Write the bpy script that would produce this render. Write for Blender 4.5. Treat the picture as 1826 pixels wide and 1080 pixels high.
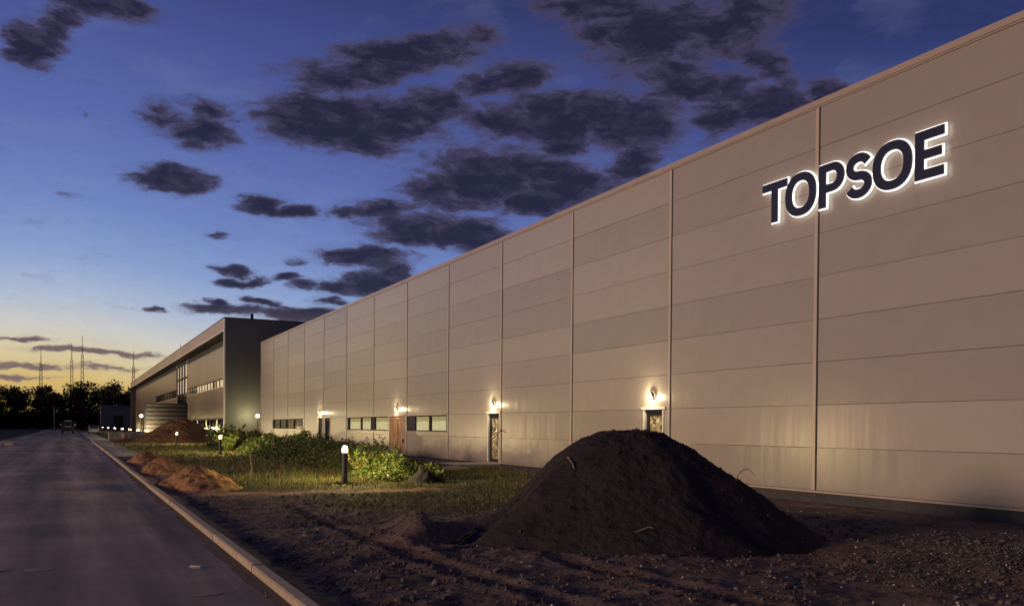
import bpy, bmesh, math, random
import numpy as np
from mathutils import Matrix, Vector, Euler

random.seed(7)
RNG = np.random.default_rng(11)
for o in list(bpy.data.objects):
    bpy.data.objects.remove(o, do_unlink=True)
SC = bpy.context.scene
COL = SC.collection
rad = math.radians

# ------------------------------------------------------------------ camera
cam_d = bpy.data.cameras.new("camera")
cam = bpy.data.objects.new("camera", cam_d)
COL.objects.link(cam)
YAW, PITCH, ROLL = 0.4693, -0.0126, 0.0078
fw = Vector((math.sin(YAW) * math.cos(PITCH), math.cos(YAW) * math.cos(PITCH), math.sin(PITCH)))
rt = Vector((math.cos(YAW), -math.sin(YAW), 0))
up = rt.cross(fw)
rt2 = rt * math.cos(ROLL) + up * math.sin(ROLL)
up2 = up * math.cos(ROLL) - rt * math.sin(ROLL)
M = Matrix((rt2, up2, -fw)).transposed().to_4x4()
M.translation = Vector((0, 0, 1.65))
cam.matrix_world = M
cam_d.sensor_width = 36
cam_d.lens = 1550 / 1826 * 36
cam_d.shift_y = (782.23 - 540) / 1826
cam_d.clip_start = 0.05
cam_d.clip_end = 8000
SC.camera = cam
SC.view_settings.view_transform = 'Standard'
SC.view_settings.look = 'None'
SC.view_settings.exposure = 0
SC.view_settings.gamma = 1
SC.view_settings.use_curve_mapping = False
SC.render.engine = 'CYCLES'
SC.cycles.max_bounces = 6
SC.cycles.use_denoising = True


# ------------------------------------------------------------------ node helpers
def s2l(c):
    return tuple(((v / 255 + 0.055) / 1.055) ** 2.4 if v > 10 else v / 255 / 12.92 for v in c) + (1.0,)


class NT:
    def __init__(self, tree):
        self.t = tree
        tree.nodes.clear()

    def n(self, typ, **kw):
        nd = self.t.nodes.new(typ)
        for k, v in kw.items():
            if k[0] == '_':
                nd.inputs[k[1:]].default_value = v
            else:
                setattr(nd, k, v)
        return nd

    def l(self, a, b):
        self.t.links.new(a, b)

    def val(self, sock, v):
        if hasattr(v, 'is_linked') or isinstance(v, bpy.types.NodeSocket):
            self.l(v, sock)
        else:
            sock.default_value = v

    def math(self, op, a, b=None, c=None, clamp=False):
        nd = self.n('ShaderNodeMath', operation=op, use_clamp=clamp)
        self.val(nd.inputs[0], a)
        if b is not None:
            self.val(nd.inputs[1], b)
        if c is not None:
            self.val(nd.inputs[2], c)
        return nd.outputs[0]

    def ramp(self, fac, stops, interp='LINEAR'):
        nd = self.n('ShaderNodeValToRGB')
        cr = nd.color_ramp
        cr.interpolation = interp
        while len(cr.elements) < len(stops):
            cr.elements.new(0.5)
        for e, (p, c) in zip(cr.elements, stops):
            e.position = p
            e.color = c if len(c) == 4 else tuple(c) + (1,)
        self.l(fac, nd.inputs[0])
        return nd.outputs[0]

    def mix(self, fac, a, b, blend='MIX'):
        nd = self.n('ShaderNodeMix', data_type='RGBA', blend_type=blend)
        self.val(nd.inputs[0], fac)
        self.val(nd.inputs[6], a)
        self.val(nd.inputs[7], b)
        return nd.outputs[2]

    def noise(self, vec, scale, detail=4, rough=0.55, out=0, dim='3D'):
        nd = self.n('ShaderNodeTexNoise', noise_dimensions=dim)
        nd.inputs['Scale'].default_value = scale
        nd.inputs['Detail'].default_value = detail
        nd.inputs['Roughness'].default_value = rough
        if vec is not None:
            self.l(vec, nd.inputs['Vector'])
        return nd.outputs[out]


# ------------------------------------------------------------------ sky (dusk) and sun
world = bpy.data.worlds.new("World")
SC.world = world
world.use_nodes = True
W = NT(world.node_tree)
tc = W.n('ShaderNodeTexCoord')
sep = W.n('ShaderNodeSeparateXYZ')
W.l(tc.outputs['Generated'], sep.inputs[0])
SX, SY, SZ = sep.outputs
DEG = 57.29578
el = W.math('MULTIPLY', W.math('ARCSINE', SZ), DEG)
az = W.math('MULTIPLY', W.math('ARCTAN2', SX, SY), DEG)
SUN_AZ = -14.0                      # where the afterglow sits
hl = W.math('SQRT', W.math('ADD', W.math('MULTIPLY', SX, SX), W.math('MULTIPLY', SY, SY)))
cd = W.math('DIVIDE', W.math('ADD', W.math('MULTIPLY', SX, math.sin(rad(SUN_AZ))),
                             W.math('MULTIPLY', SY, math.cos(rad(SUN_AZ)))), W.math('MAXIMUM', hl, 1e-4))
daz = W.math('MULTIPLY', W.math('ARCCOSINE', W.math('MINIMUM', W.math('MAXIMUM', cd, -1.0), 1.0)), DEG)
elc = W.math('MAXIMUM', el, 0.0)
el2 = W.math('ADD', elc, W.math('MULTIPLY', W.math('MAXIMUM', W.math('SUBTRACT', daz, 14.0), 0.0), 0.14))
fac = W.math('DIVIDE', el2, 60.0, clamp=True)
grad = W.ramp(fac, [(0.0, s2l((204, 158, 84))), (2.6 / 60, s2l((212, 182, 112))), (4.2 / 60, s2l((216, 201, 160))),
                    (5.8 / 60, s2l((206, 204, 198))), (7.6 / 60, s2l((173, 187, 210))), (10.0 / 60, s2l((138, 161, 207))),
                    (13.2 / 60, s2l((112, 134, 193))), (18.0 / 60, s2l((90, 107, 172))), (24 / 60, s2l((70, 83, 145))),
                    (30 / 60, s2l((46, 56, 104))), (60 / 60, s2l((36, 42, 84)))])
# clouds: soft patches in the sky dome, torn up by noise
cloud = [(36, 19.5, 9, 3.2, 8, .5), (27, 17.5, 11, 3.0, 0, .45), (17, 20, 8, 3.0, 0, .4), (-1.96,20.94,1.57,1.27,30,1),(1.84,23.51,2.93,0.73,0,1),(-0.67,22.22,1.76,0.78,35,0.9),(4.78,18.21,1.60,1.17,0,0.75),(7.68,18.86,2.33,0.78,-10,0.62),(7.36,17.49,2.32,1.01,0,0.85),(5.43,14.68,2.53,0.87,0,1),(16.43,19.01,6.33,1.69,0,1.05),(12.57,18.63,2.80,1.22,0,1),(20.39,19.54,3.47,1.47,15,1),(16.79,17.73,4.33,1.05,0,0.7),(15.35,21.31,3.39,1.07,0,0.85),(18.20,22.19,3.99,1.31,10,1),(21.63,23.22,4.03,1.18,8,1),(24.00,23.91,1.84,0.86,20,0.8),(10.81,13.66,1.44,0.67,0,0.95),(12.94,13.40,1.57,0.44,5,0.8),(26.41,21.62,3.31,1.08,10,0.95),(30.66,19.37,6.52,1.71,0,1.05),(33.94,18.97,3.95,1.71,0,1.05),(25.88,19.37,3.49,0.72,0,0.9),(30.31,17.73,2.19,0.67,0,0.8),(36.05,24.05,6.0,2.3,0,.9),(41.2,24.2,3.6,1.9,20,.95),(32.78,25.53,4.32,0.89,0,1),(38.57,21.2,4.6,1.5,-15,.85),(42.9,21.9,2.6,1.2,-40,.85),(39.99,19.32,2.42,1.22,-10,0.95),(43.25,19.61,2.51,1.19,0,1),(46.34,19.93,1.10,0.92,0,0.95),(26.64,16.05,5.51,1.57,-5,1.05),(23.71,14.99,4.42,1.10,0,0.95),(30.33,15.71,4.01,1.57,-10,1),(34.33,16.48,2.34,1.28,20,0.85),(28.13,14.52,3.31,1.04,0,0.9),(21.53,12.76,4.59,1.12,0,1),(24.83,12.23,2.76,1.13,-10,1),(18.61,13.90,3.45,0.69,5,0.75),(16.46,13.60,2.15,0.48,5,0.6),(17.19,10.90,3.25,0.77,0,0.95),(17.38,9.29,2.71,0.78,10,1),(15.42,8.90,1.71,0.49,0,0.9),(18.82,9.73,1.63,0.78,20,0.95),(9.04,9.62,1.35,0.34,0,0.85),(9.54,8.94,1.70,0.34,5,0.85),(13.49,8.89,1.26,0.38,0,0.85),(12.44,9.33,0.90,0.28,0,0.75),(13.13,10.27,0.87,0.28,0,0.75),(8.71,7.17,2.64,0.38,-3,1),(8.21,7.66,0.93,0.27,0,0.85),(10.90,7.69,1.23,0.35,-10,0.85),(13.32,7.09,3.00,0.49,0,1),(4.50,7.02,0.82,0.20,0,0.75),(14.90,8.00,1.42,0.35,0,0.7),(1.27,4.32,4.03,0.23,-1,0.8),(-2.22,3.41,3.19,0.22,2,0.65),(-2.79,4.92,2.28,0.19,-1,0.55),(-2.78,2.69,2.57,0.19,-1,0.65),(2.18,3.42,2.49,0.17,0,0.55),(0.07,13.13,0.74,0.25,0,0.45),(8.20,11.66,1.00,0.23,0,0.5),(0.50,17.61,0.41,0.42,0,0.4),
         (-22, 15, 6, 1.3, 5, 1), (-34, 20, 8, 2.0, -5, 1), (-46, 11, 5, 0.9, 0, .9), (-60, 24, 10, 3, 10, 1), (70, 18, 8, 2.5, 0, 1), (95, 30, 12, 4, 10, 1), (-95, 17, 9, 2, 0, 1)]
comb = W.n('ShaderNodeCombineXYZ')
W.l(az, comb.inputs[0])
W.l(el, comb.inputs[1])
wmap = W.n('ShaderNodeMapping')
wmap.inputs['Scale'].default_value = (0.55, 1.25, 1)
W.l(comb.outputs[0], wmap.inputs[0])
nz = W.n('ShaderNodeTexNoise')
nz.inputs['Scale'].default_value = 0.75
nz.inputs['Detail'].default_value = 8
nz.inputs['Roughness'].default_value = 0.62
W.l(wmap.outputs[0], nz.inputs['Vector'])
warp = W.n('ShaderNodeVectorMath', operation='MULTIPLY_ADD')
W.l(nz.outputs['Color'], warp.inputs[0])
warp.inputs[1].default_value = (3.4, 1.15, 0)
warp.inputs[2].default_value = (-1.7, -0.575, 0)
wp = W.n('ShaderNodeVectorMath', operation='ADD')
W.l(comb.outputs[0], wp.inputs[0])
W.l(warp.outputs[0], wp.inputs[1])
D = None
for (a, e, ra, re, ro, st) in cloud:
    mp = W.n('ShaderNodeMapping', vector_type='TEXTURE')
    mp.inputs['Location'].default_value = (a, e, 0)
    mp.inputs['Rotation'].default_value = (0, 0, rad(ro))
    mp.inputs['Scale'].default_value = (ra * 1.5, re * 1.5, 1)
    W.l(wp.outputs[0], mp.inputs[0])
    gr = W.n('ShaderNodeTexGradient', gradient_type='SPHERICAL')
    W.l(mp.outputs[0], gr.inputs[0])
    sv = W.math('MULTIPLY', gr.outputs['Fac'], st)
    D = sv if D is None else W.math('SMOOTH_MAX', D, sv, 0.12)
nmap = W.n('ShaderNodeMapping')
nmap.inputs['Scale'].default_value = (0.40, 1.0, 1)
W.l(wp.outputs[0], nmap.inputs[0])
cn = W.noise(nmap.outputs[0], 0.80, 10, 0.62)
cn2 = W.noise(nmap.outputs[0], 2.3, 10, 0.74)
DP = W.n('ShaderNodeMapRange', interpolation_type='SMOOTHSTEP')
W.l(D, DP.inputs[0])
DP.inputs[1].default_value = 0.0
DP.inputs[2].default_value = 0.75
dens = W.math('ADD', DP.outputs[0], W.math('MULTIPLY', W.math('SUBTRACT', cn, 0.5), 2.0))
dens = W.math('ADD', dens, W.math('MULTIPLY', W.math('SUBTRACT', cn2, 0.5), 1.05))
mr = W.n('ShaderNodeMapRange', interpolation_type='SMOOTHSTEP')
W.l(dens, mr.inputs[0])
mr.inputs[1].default_value = 0.18
mr.inputs[2].default_value = 0.74
gate = W.math('MULTIPLY', D, 4.0, clamp=True)
cmask = W.math('MULTIPLY', W.math('MULTIPLY', mr.outputs[0], gate), 0.95)
core = W.n('ShaderNodeMapRange', interpolation_type='SMOOTHSTEP')
W.l(W.math('ADD', dens, W.math('MULTIPLY', W.math('SUBTRACT', cn2, 0.5), 0.35)), core.inputs[0])
core.inputs[1].default_value = 0.35
core.inputs[2].default_value = 1.15
ccol = W.mix(core.outputs[0], s2l((76, 70, 98)), s2l((36, 36, 57)))
lowf = W.math('DIVIDE', W.math('SUBTRACT', 7.5, el), 4.0, clamp=True)
ccol = W.mix(W.math('MULTIPLY', lowf, 0.75), ccol, s2l((138, 116, 112)))
# thin veils hanging round the cloud banks and faint streaks elsewhere
veil = W.math('ADD', W.math('MULTIPLY', D, 1.6), W.math('MULTIPLY', W.math('SUBTRACT', cn2, 0.5), 1.6))
veil = W.math('MULTIPLY', W.math('MULTIPLY', veil, gate, clamp=True), 0.42)
thin = W.noise(nmap.outputs[0], 0.28, 6, 0.62)
grad2 = W.mix(W.math('MULTIPLY', W.math('SUBTRACT', thin, 0.52, clamp=True), 0.7), grad, s2l((146, 150, 180)))
grad2 = W.mix(veil, grad2, W.mix(W.math('MULTIPLY', lowf, 0.8), s2l((66, 66, 104)), s2l((170, 150, 140))))
skyc = W.mix(cmask, grad2, ccol)
bg = W.n('ShaderNodeBackground')
W.l(skyc, bg.inputs[0])
bg.inputs[1].default_value = 1.0
wo = W.n('ShaderNodeOutputWorld')
W.l(bg.outputs[0], wo.inputs[0])

sun_d = bpy.data.lights.new("sun", 'SUN')
sun_d.energy = 1.9
sun_d.angle = rad(8.0)
sun_d.color = (1.0, 0.64, 0.39)
sun = bpy.data.objects.new("sun", sun_d)
COL.objects.link(sun)
SUN_EL, SUN_DIR_AZ = 7.6, -91.0
sv = Vector((math.sin(rad(SUN_DIR_AZ)) * math.cos(rad(SUN_EL)), math.cos(rad(SUN_DIR_AZ)) * math.cos(rad(SUN_EL)), math.sin(rad(SUN_EL))))
sun.rotation_euler = sv.to_track_quat('Z', 'Y').to_euler()


# ------------------------------------------------------------------ materials
def mat(name, col, rough=0.6, col2=None, nscale=4.0, bump=0.0, bscale=40.0, metal=0.0, spec=0.5, emit=None, estr=0.0,
        stretch=(1, 1, 1), vcol=False, coat=0.0, randval=0.0, detail=5):
    m = bpy.data.materials.new(name)
    m.use_nodes = True
    T = NT(m.node_tree)
    out = T.n('ShaderNodeOutputMaterial')
    p = T.n('ShaderNodeBsdfPrincipled')
    T.l(p.outputs[0], out.inputs[0])
    p.inputs['Roughness'].default_value = rough
    p.inputs['Metallic'].default_value = metal
    p.inputs['Specular IOR Level'].default_value = spec
    p.inputs['Coat Weight'].default_value = coat
    c = tuple(col) + (1,)
    tcn = T.n('ShaderNodeTexCoord')
    mp = T.n('ShaderNodeMapping')
    mp.inputs['Scale'].default_value = stretch
    T.l(tcn.outputs['Object'], mp.inputs[0])
    src = None
    if vcol:
        at = T.n('ShaderNodeAttribute', attribute_name='col')
        src = at.outputs['Color']
    if col2 is not None:
        nf = T.noise(mp.outputs[0], nscale, detail, 0.6)
        r = T.n('ShaderNodeMapRange')
        T.l(nf, r.inputs[0])
        r.inputs[1].default_value = 0.35
        r.inputs[2].default_value = 0.65
        src = T.mix(r.outputs[0], c, tuple(col2) + (1,))
    if randval and src is None:
        oi = T.n('ShaderNodeObjectInfo')
        src = T.mix(T.math('MULTIPLY', oi.outputs['Random'], randval), c, (c[0] * .5, c[1] * .5, c[2] * .5, 1))
    elif randval:
        oi = T.n('ShaderNodeObjectInfo')
        src = T.mix(T.math('MULTIPLY', oi.outputs['Random'], randval), src, (0, 0, 0, 1))
    if src is not None:
        T.l(src, p.inputs['Base Color'])
    else:
        p.inputs['Base Color'].default_value = c
    if bump:
        nb = T.noise(mp.outputs[0], bscale, 5, 0.65)
        b = T.n('ShaderNodeBump')
        b.inputs['Strength'].default_value = 1.0
        b.inputs['Distance'].default_value = bump
        T.l(nb, b.inputs['Height'])
        T.l(b.outputs[0], p.inputs['Normal'])
    if emit is not None:
        p.inputs['Emission Color'].default_value = tuple(emit) + (1,)
        p.inputs['Emission Strength'].default_value = estr
    m['p'] = 1
    return m


def node_tree(m):
    T = NT.__new__(NT)
    T.t = m.node_tree
    p = [n for n in T.t.nodes if n.type == 'BSDF_PRINCIPLED'][0]
    return T, p


MT = {}
# coated sheet steel of the hall: faint upright ribbing and oil-canning, grain in the coat
m = MT['panel'] = mat('panel_coating', (0.352, 0.318, 0.282), rough=0.30, col2=(0.332, 0.30, 0.266), nscale=1.3, spec=0.6, randval=0.2)
T, p = node_tree(m)
tcn = T.n('ShaderNodeTexCoord')
mp = T.n('ShaderNodeMapping')
mp.inputs['Scale'].default_value = (1, 1, 0.06)
T.l(tcn.outputs['Object'], mp.inputs[0])
oi = T.n('ShaderNodeObjectInfo')
off = T.n('ShaderNodeVectorMath', operation='MULTIPLY_ADD')
T.l(oi.outputs['Random'], off.inputs[0])
off.inputs[1].default_value = (31, 47, 19)
T.l(mp.outputs[0], off.inputs[2])
n1 = T.noise(off.outputs[0], 1.7, 2, 0.5)
n2 = T.noise(tcn.outputs['Object'], 240, 2, 0.6)
hh = T.math('ADD', T.math('MULTIPLY', n1, 1.0), T.math('MULTIPLY', n2, 0.004))
bp = T.n('ShaderNodeBump')
bp.inputs['Distance'].default_value = 0.02
T.l(hh, bp.inputs['Height'])
T.l(bp.outputs[0], p.inputs['Normal'])

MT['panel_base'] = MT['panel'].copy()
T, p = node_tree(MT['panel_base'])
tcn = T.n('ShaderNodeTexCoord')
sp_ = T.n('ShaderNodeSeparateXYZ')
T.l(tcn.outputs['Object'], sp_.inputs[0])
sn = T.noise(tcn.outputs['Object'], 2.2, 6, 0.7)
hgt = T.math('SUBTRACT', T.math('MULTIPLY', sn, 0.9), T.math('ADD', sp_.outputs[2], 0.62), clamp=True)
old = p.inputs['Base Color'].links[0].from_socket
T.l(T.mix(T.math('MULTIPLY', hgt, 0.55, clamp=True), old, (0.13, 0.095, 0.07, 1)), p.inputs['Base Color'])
MT['strip'] = mat('joint_cover', (0.42, 0.36, 0.32), rough=0.35)
MT['trim'] = mat('folded_trim', (0.36, 0.30, 0.265), rough=0.32, col2=(0.33, 0.275, 0.245), nscale=2)
MT['dark'] = mat('dark_backing', (0.03, 0.028, 0.03), rough=0.8)
MT['plinth'] = mat('plinth_concrete', (0.055, 0.055, 0.06), rough=0.9, col2=(0.035, 0.035, 0.042), nscale=3, bump=0.01, bscale=30)
MT['roof'] = mat('roof_sheet', (0.10, 0.10, 0.11), rough=0.6)
MT['frame'] = mat('dark_frame', (0.018, 0.018, 0.028), rough=0.65, spec=0.2)
MT['white'] = mat('white_frame', (0.75, 0.74, 0.70), rough=0.4, col2=(0.68, 0.67, 0.62), nscale=5)
MT['ply'] = mat('plywood', (0.38, 0.24, 0.13), rough=0.75, col2=(0.19, 0.105, 0.055), nscale=2.2, stretch=(1, 2.5, 0.6), detail=8)
MT['letter'] = mat('letter_face', (0.018, 0.018, 0.030), rough=0.3)
MT['halo'] = mat('letter_acrylic', (0.8, 0.8, 0.8), rough=0.5, emit=(1.0, 0.97, 0.92), estr=1.5)
MT['blind'] = mat('lit_blind', (0.55, 0.52, 0.36), rough=0.6, col2=(0.50, 0.46, 0.30), nscale=2, emit=(0.95, 0.84, 0.48), estr=1.0)
MT['blind_dim'] = mat('dim_blind', (0.26, 0.26, 0.20), rough=0.6, col2=(0.36, 0.35, 0.25), nscale=1.5, emit=(0.9, 0.85, 0.5), estr=0.05)
MT['blind_top'] = mat('blind_pelmet', (0.42, 0.38, 0.20), rough=0.6, emit=(0.9, 0.75, 0.32), estr=0.6)
MT['night_glass'] = mat('night_glass', (0.012, 0.014, 0.022), rough=0.06, spec=0.7)
MT['glow_glass'] = mat('lamp_glass', (0.9, 0.9, 0.85), rough=0.3, emit=(1.0, 0.74, 0.34), estr=5)
MT['glow_white'] = mat('lamp_glass_white', (0.9, 0.9, 0.9), rough=0.3, emit=(1.0, 0.90, 0.62), estr=6)
MT['post'] = mat('post_paint', (0.045, 0.045, 0.05), rough=0.45, col2=(0.06, 0.058, 0.06), nscale=12)
MT['cowl'] = mat('lamp_cowl', (0.45, 0.36, 0.24), rough=0.4)
MT['asphalt'] = None
MT['kerb'] = mat('kerb_concrete', (0.50, 0.42, 0.29), rough=0.85, col2=(0.41, 0.34, 0.24), nscale=5, bump=0.006, bscale=60, randval=0.12)
MT['walk'] = mat('walk_concrete', (0.36, 0.31, 0.26), rough=0.9, col2=(0.27, 0.235, 0.20), nscale=1.2, bump=0.006, bscale=20)
MT['pale'] = mat('pale_stone', (0.55, 0.47, 0.36), rough=0.85, col2=(0.42, 0.36, 0.28), nscale=4, bump=0.01, bscale=20, randval=0.3)
MT['timber'] = mat('pale_timber', (0.50, 0.38, 0.24), rough=0.8, col2=(0.38, 0.27, 0.16), nscale=3, stretch=(.3, 3, 3), randval=0.3)
MT['soil'] = mat('dark_soil', (0.046, 0.037, 0.038), rough=0.97, col2=(0.027, 0.024, 0.028), nscale=2.2, bump=0.07, bscale=7, spec=0.1, detail=9)
MT['sand'] = mat('orange_subsoil', (0.50, 0.285, 0.13), rough=0.97, col2=(0.28, 0.155, 0.075), nscale=3.2, bump=0.06, bscale=9, spec=0.1, detail=9)
MT['brownsoil'] = mat('brown_soil', (0.20, 0.115, 0.06), rough=0.97, col2=(0.10, 0.06, 0.036), nscale=0.8, bump=0.12, bscale=3, spec=0.1, detail=9)
MT['leaf'] = mat('leaf', (0.06, 0.08, 0.02), rough=0.5, vcol=True, spec=0.35)
MT['grass'] = mat('grass_blade', (0.06, 0.08, 0.02), rough=0.55, vcol=True, spec=0.3)
MT['treeleaf'] = mat('tree_leaf', (0.024, 0.027, 0.016), rough=0.7, vcol=False, spec=0.1, randval=0.5)
MT['bark'] = mat('bark', (0.05, 0.04, 0.032), rough=0.9, col2=(0.03, 0.025, 0.02), nscale=6)
MT['stone'] = mat('gravel_stone', (0.17, 0.155, 0.15), rough=0.9, vcol=True)
MT['b2end'] = mat('office_end_cladding', (0.135, 0.12, 0.105), rough=0.5, col2=(0.12, 0.107, 0.095), nscale=0.6, bump=0.01, bscale=1.0)
MT['b2panel'] = mat('office_copper_cladding', (0.23, 0.15, 0.11), rough=0.30, col2=(0.20, 0.13, 0.096), nscale=0.4, metal=0.35, randval=0.25)
MT['b2fascia'] = mat('office_fascia', (0.40, 0.265, 0.18), rough=0.38, col2=(0.36, 0.24, 0.165), nscale=0.4, metal=0.2, randval=0.25)
MT['b2trim'] = mat('office_trim', (0.52, 0.48, 0.44), rough=0.35)
MT['soffit'] = mat('soffit', (0.03, 0.03, 0.035), rough=0.7)
MT['warmglass'] = mat('lit_office_glass', (0.45, 0.40, 0.33), rough=0.1, emit=(1.0, 0.80, 0.55), estr=0.30)
MT['skyglass'] = mat('sky_mirror_glass', (0.60, 0.60, 0.62), rough=0.03, metal=1.0)
MT['twig'] = mat('dry_stem', (0.28, 0.21, 0.13), rough=0.8)
MT['mast'] = mat('mast_steel', (0.20, 0.12, 0.08), rough=0.6)
MT['car'] = mat('pale_car_paint', (0.42, 0.42, 0.44), rough=0.25, coat=0.6)
MT['truck'] = mat('dark_truck_paint', (0.016, 0.016, 0.02), rough=0.7)
MT['rubber'] = mat('rubber', (0.015, 0.015, 0.015), rough=0.85)
MT['shed'] = mat('shed_render', (0.13, 0.12, 0.125), rough=0.85, col2=(0.10, 0.095, 0.10), nscale=0.6)
MT['chrome'] = mat('pale_metal', (0.6, 0.6, 0.62), rough=0.3, metal=0.6)
MT['red'] = mat('tail_lens', (0.25, 0.02, 0.02), rough=0.2)
MT['orange'] = mat('orange_plastic', (0.55, 0.20, 0.08), rough=0.4)
MT['pipe'] = mat('white_plastic', (0.72, 0.68, 0.60), rough=0.4)
MT['film'] = None
MT['slat'] = mat('screen_slat', (0.06, 0.048, 0.046), rough=0.6, randval=0.15)

# doors covered with crinkled film catching the lamp above
m = MT['film'] = mat('crinkled_film', (0.62, 0.56, 0.34), rough=0.18, col2=(0.05, 0.035, 0.03), nscale=6, spec=0.8, detail=6)
T, p = node_tree(m)
tcn = T.n('ShaderNodeTexCoord')
wv = T.n('ShaderNodeTexWave', wave_type='BANDS', bands_direction='DIAGONAL')
wv.inputs['Scale'].default_value = 1.6
wv.inputs['Distortion'].default_value = 9
wv.inputs['Detail'].default_value = 3
T.l(tcn.outputs['Object'], wv.inputs['Vector'])
bp = T.n('ShaderNodeBump')
bp.inputs['Distance'].default_value = 0.05
T.l(wv.outputs['Fac'], bp.inputs['Height'])
T.l(bp.outputs[0], p.inputs['Normal'])

# asphalt: fresh but dusty, wheel lanes along the road
m = MT['asphalt'] = mat('asphalt', (0.05, 0.05, 0.05), rough=0.8, spec=0.2)
T, p = node_tree(m)
tcn = T.n('ShaderNodeTexCoord')
mp = T.n('ShaderNodeMapping')
mp.inputs['Scale'].default_value = (1, 0.045, 1)
T.l(tcn.outputs['Object'], mp.inputs[0])
lane = T.noise(mp.outputs[0], 1.1, 4, 0.6)
blot = T.noise(tcn.outputs['Object'], 0.28, 6, 0.65)
grit = T.noise(tcn.outputs['Object'], 85, 3, 0.7)
f = T.math('ADD', T.math('MULTIPLY', lane, 0.62), T.math('MULTIPLY', blot, 0.38))
sx_ = T.n('ShaderNodeSeparateXYZ')
T.l(tcn.outputs['Object'], sx_.inputs[0])
wob = T.math('ADD', sx_.outputs[0], T.math('MULTIPLY', blot, 0.5))
band = T.math('SINE', T.math('MULTIPLY', wob, 3.6))
f = T.math('ADD', f, T.math('MULTIPLY', band, 0.035))
c = T.ramp(f, [(0.40, (0.17, 0.146, 0.132)), (0.5, (0.31, 0.258, 0.216)), (0.60, (0.52, 0.42, 0.34))])
g = T.ramp(grit, [(0.35, (0.55, 0.55, 0.55)), (0.62, (1.15, 1.12, 1.1)), (0.78, (2.0, 1.9, 1.8))])
T.l(T.mix(1.0, c, g, 'MULTIPLY'), p.inputs['Base Color'])
bp = T.n('ShaderNodeBump')
bp.inputs['Distance'].default_value = 0.006
T.l(grit, bp.inputs['Height'])
T.l(bp.outputs[0], p.inputs['Normal'])

# ground: soil with wet-dark and sandy blotches, colour set per vertex by zone
m = MT['ground'] = mat('ground_soil', (0.05, 0.04, 0.035), rough=0.95, spec=0.15)
T, p = node_tree(m)
tcn = T.n('ShaderNodeTexCoord')
at = T.n('ShaderNodeAttribute', attribute_name='col')
n1 = T.noise(tcn.outputs['Object'], 1.3, 8, 0.65)
n2 = T.noise(tcn.outputs['Object'], 16, 6, 0.7)
v1 = T.ramp(n1, [(0.3, (0.55, 0.53, 0.52)), (0.7, (1.45, 1.38, 1.32))])
v2 = T.ramp(n2, [(0.3, (0.5, 0.5, 0.5)), (0.62, (1.25, 1.22, 1.2)), (0.75, (1.9, 1.8, 1.75))])
c = T.mix(1.0, T.mix(1.0, at.outputs['Color'], v1, 'MULTIPLY'), v2, 'MULTIPLY')
T.l(c, p.inputs['Base Color'])
bp = T.n('ShaderNodeBump')
bp.inputs['Distance'].default_value = 0.05
T.l(n2, bp.inputs['Height'])
T.l(bp.outputs[0], p.inputs['Normal'])


# ------------------------------------------------------------------ object helpers
def prop(o, label=None, cat=None, group=None, kind=None):
    if label:
        o['label'] = label
    if cat:
        o['category'] = cat
    if group:
        o['group'] = group
    if kind:
        o['kind'] = kind
    return o


def empty(name, loc=(0, 0, 0), rz=0.0, **kw):
    o = bpy.data.objects.new(name, None)
    COL.objects.link(o)
    o.location = loc
    o.rotation_euler = (0, 0, rz)
    o.empty_display_size = 0.3
    return prop(o, **kw)


def obj(name, me, parent=None, loc=None, **kw):
    o = bpy.data.objects.new(name, me)
    COL.objects.link(o)
    if parent is not None:
        o.parent = parent
    if loc is not None:
        o.location = loc
    return prop(o, **kw)


def copy_tree(src, parent=None):
    c = src.copy()
    COL.objects.link(c)
    if parent is not None:
        c.parent = parent
    for ch in list(src.children):
        copy_tree(ch, c)
    return c


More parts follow.
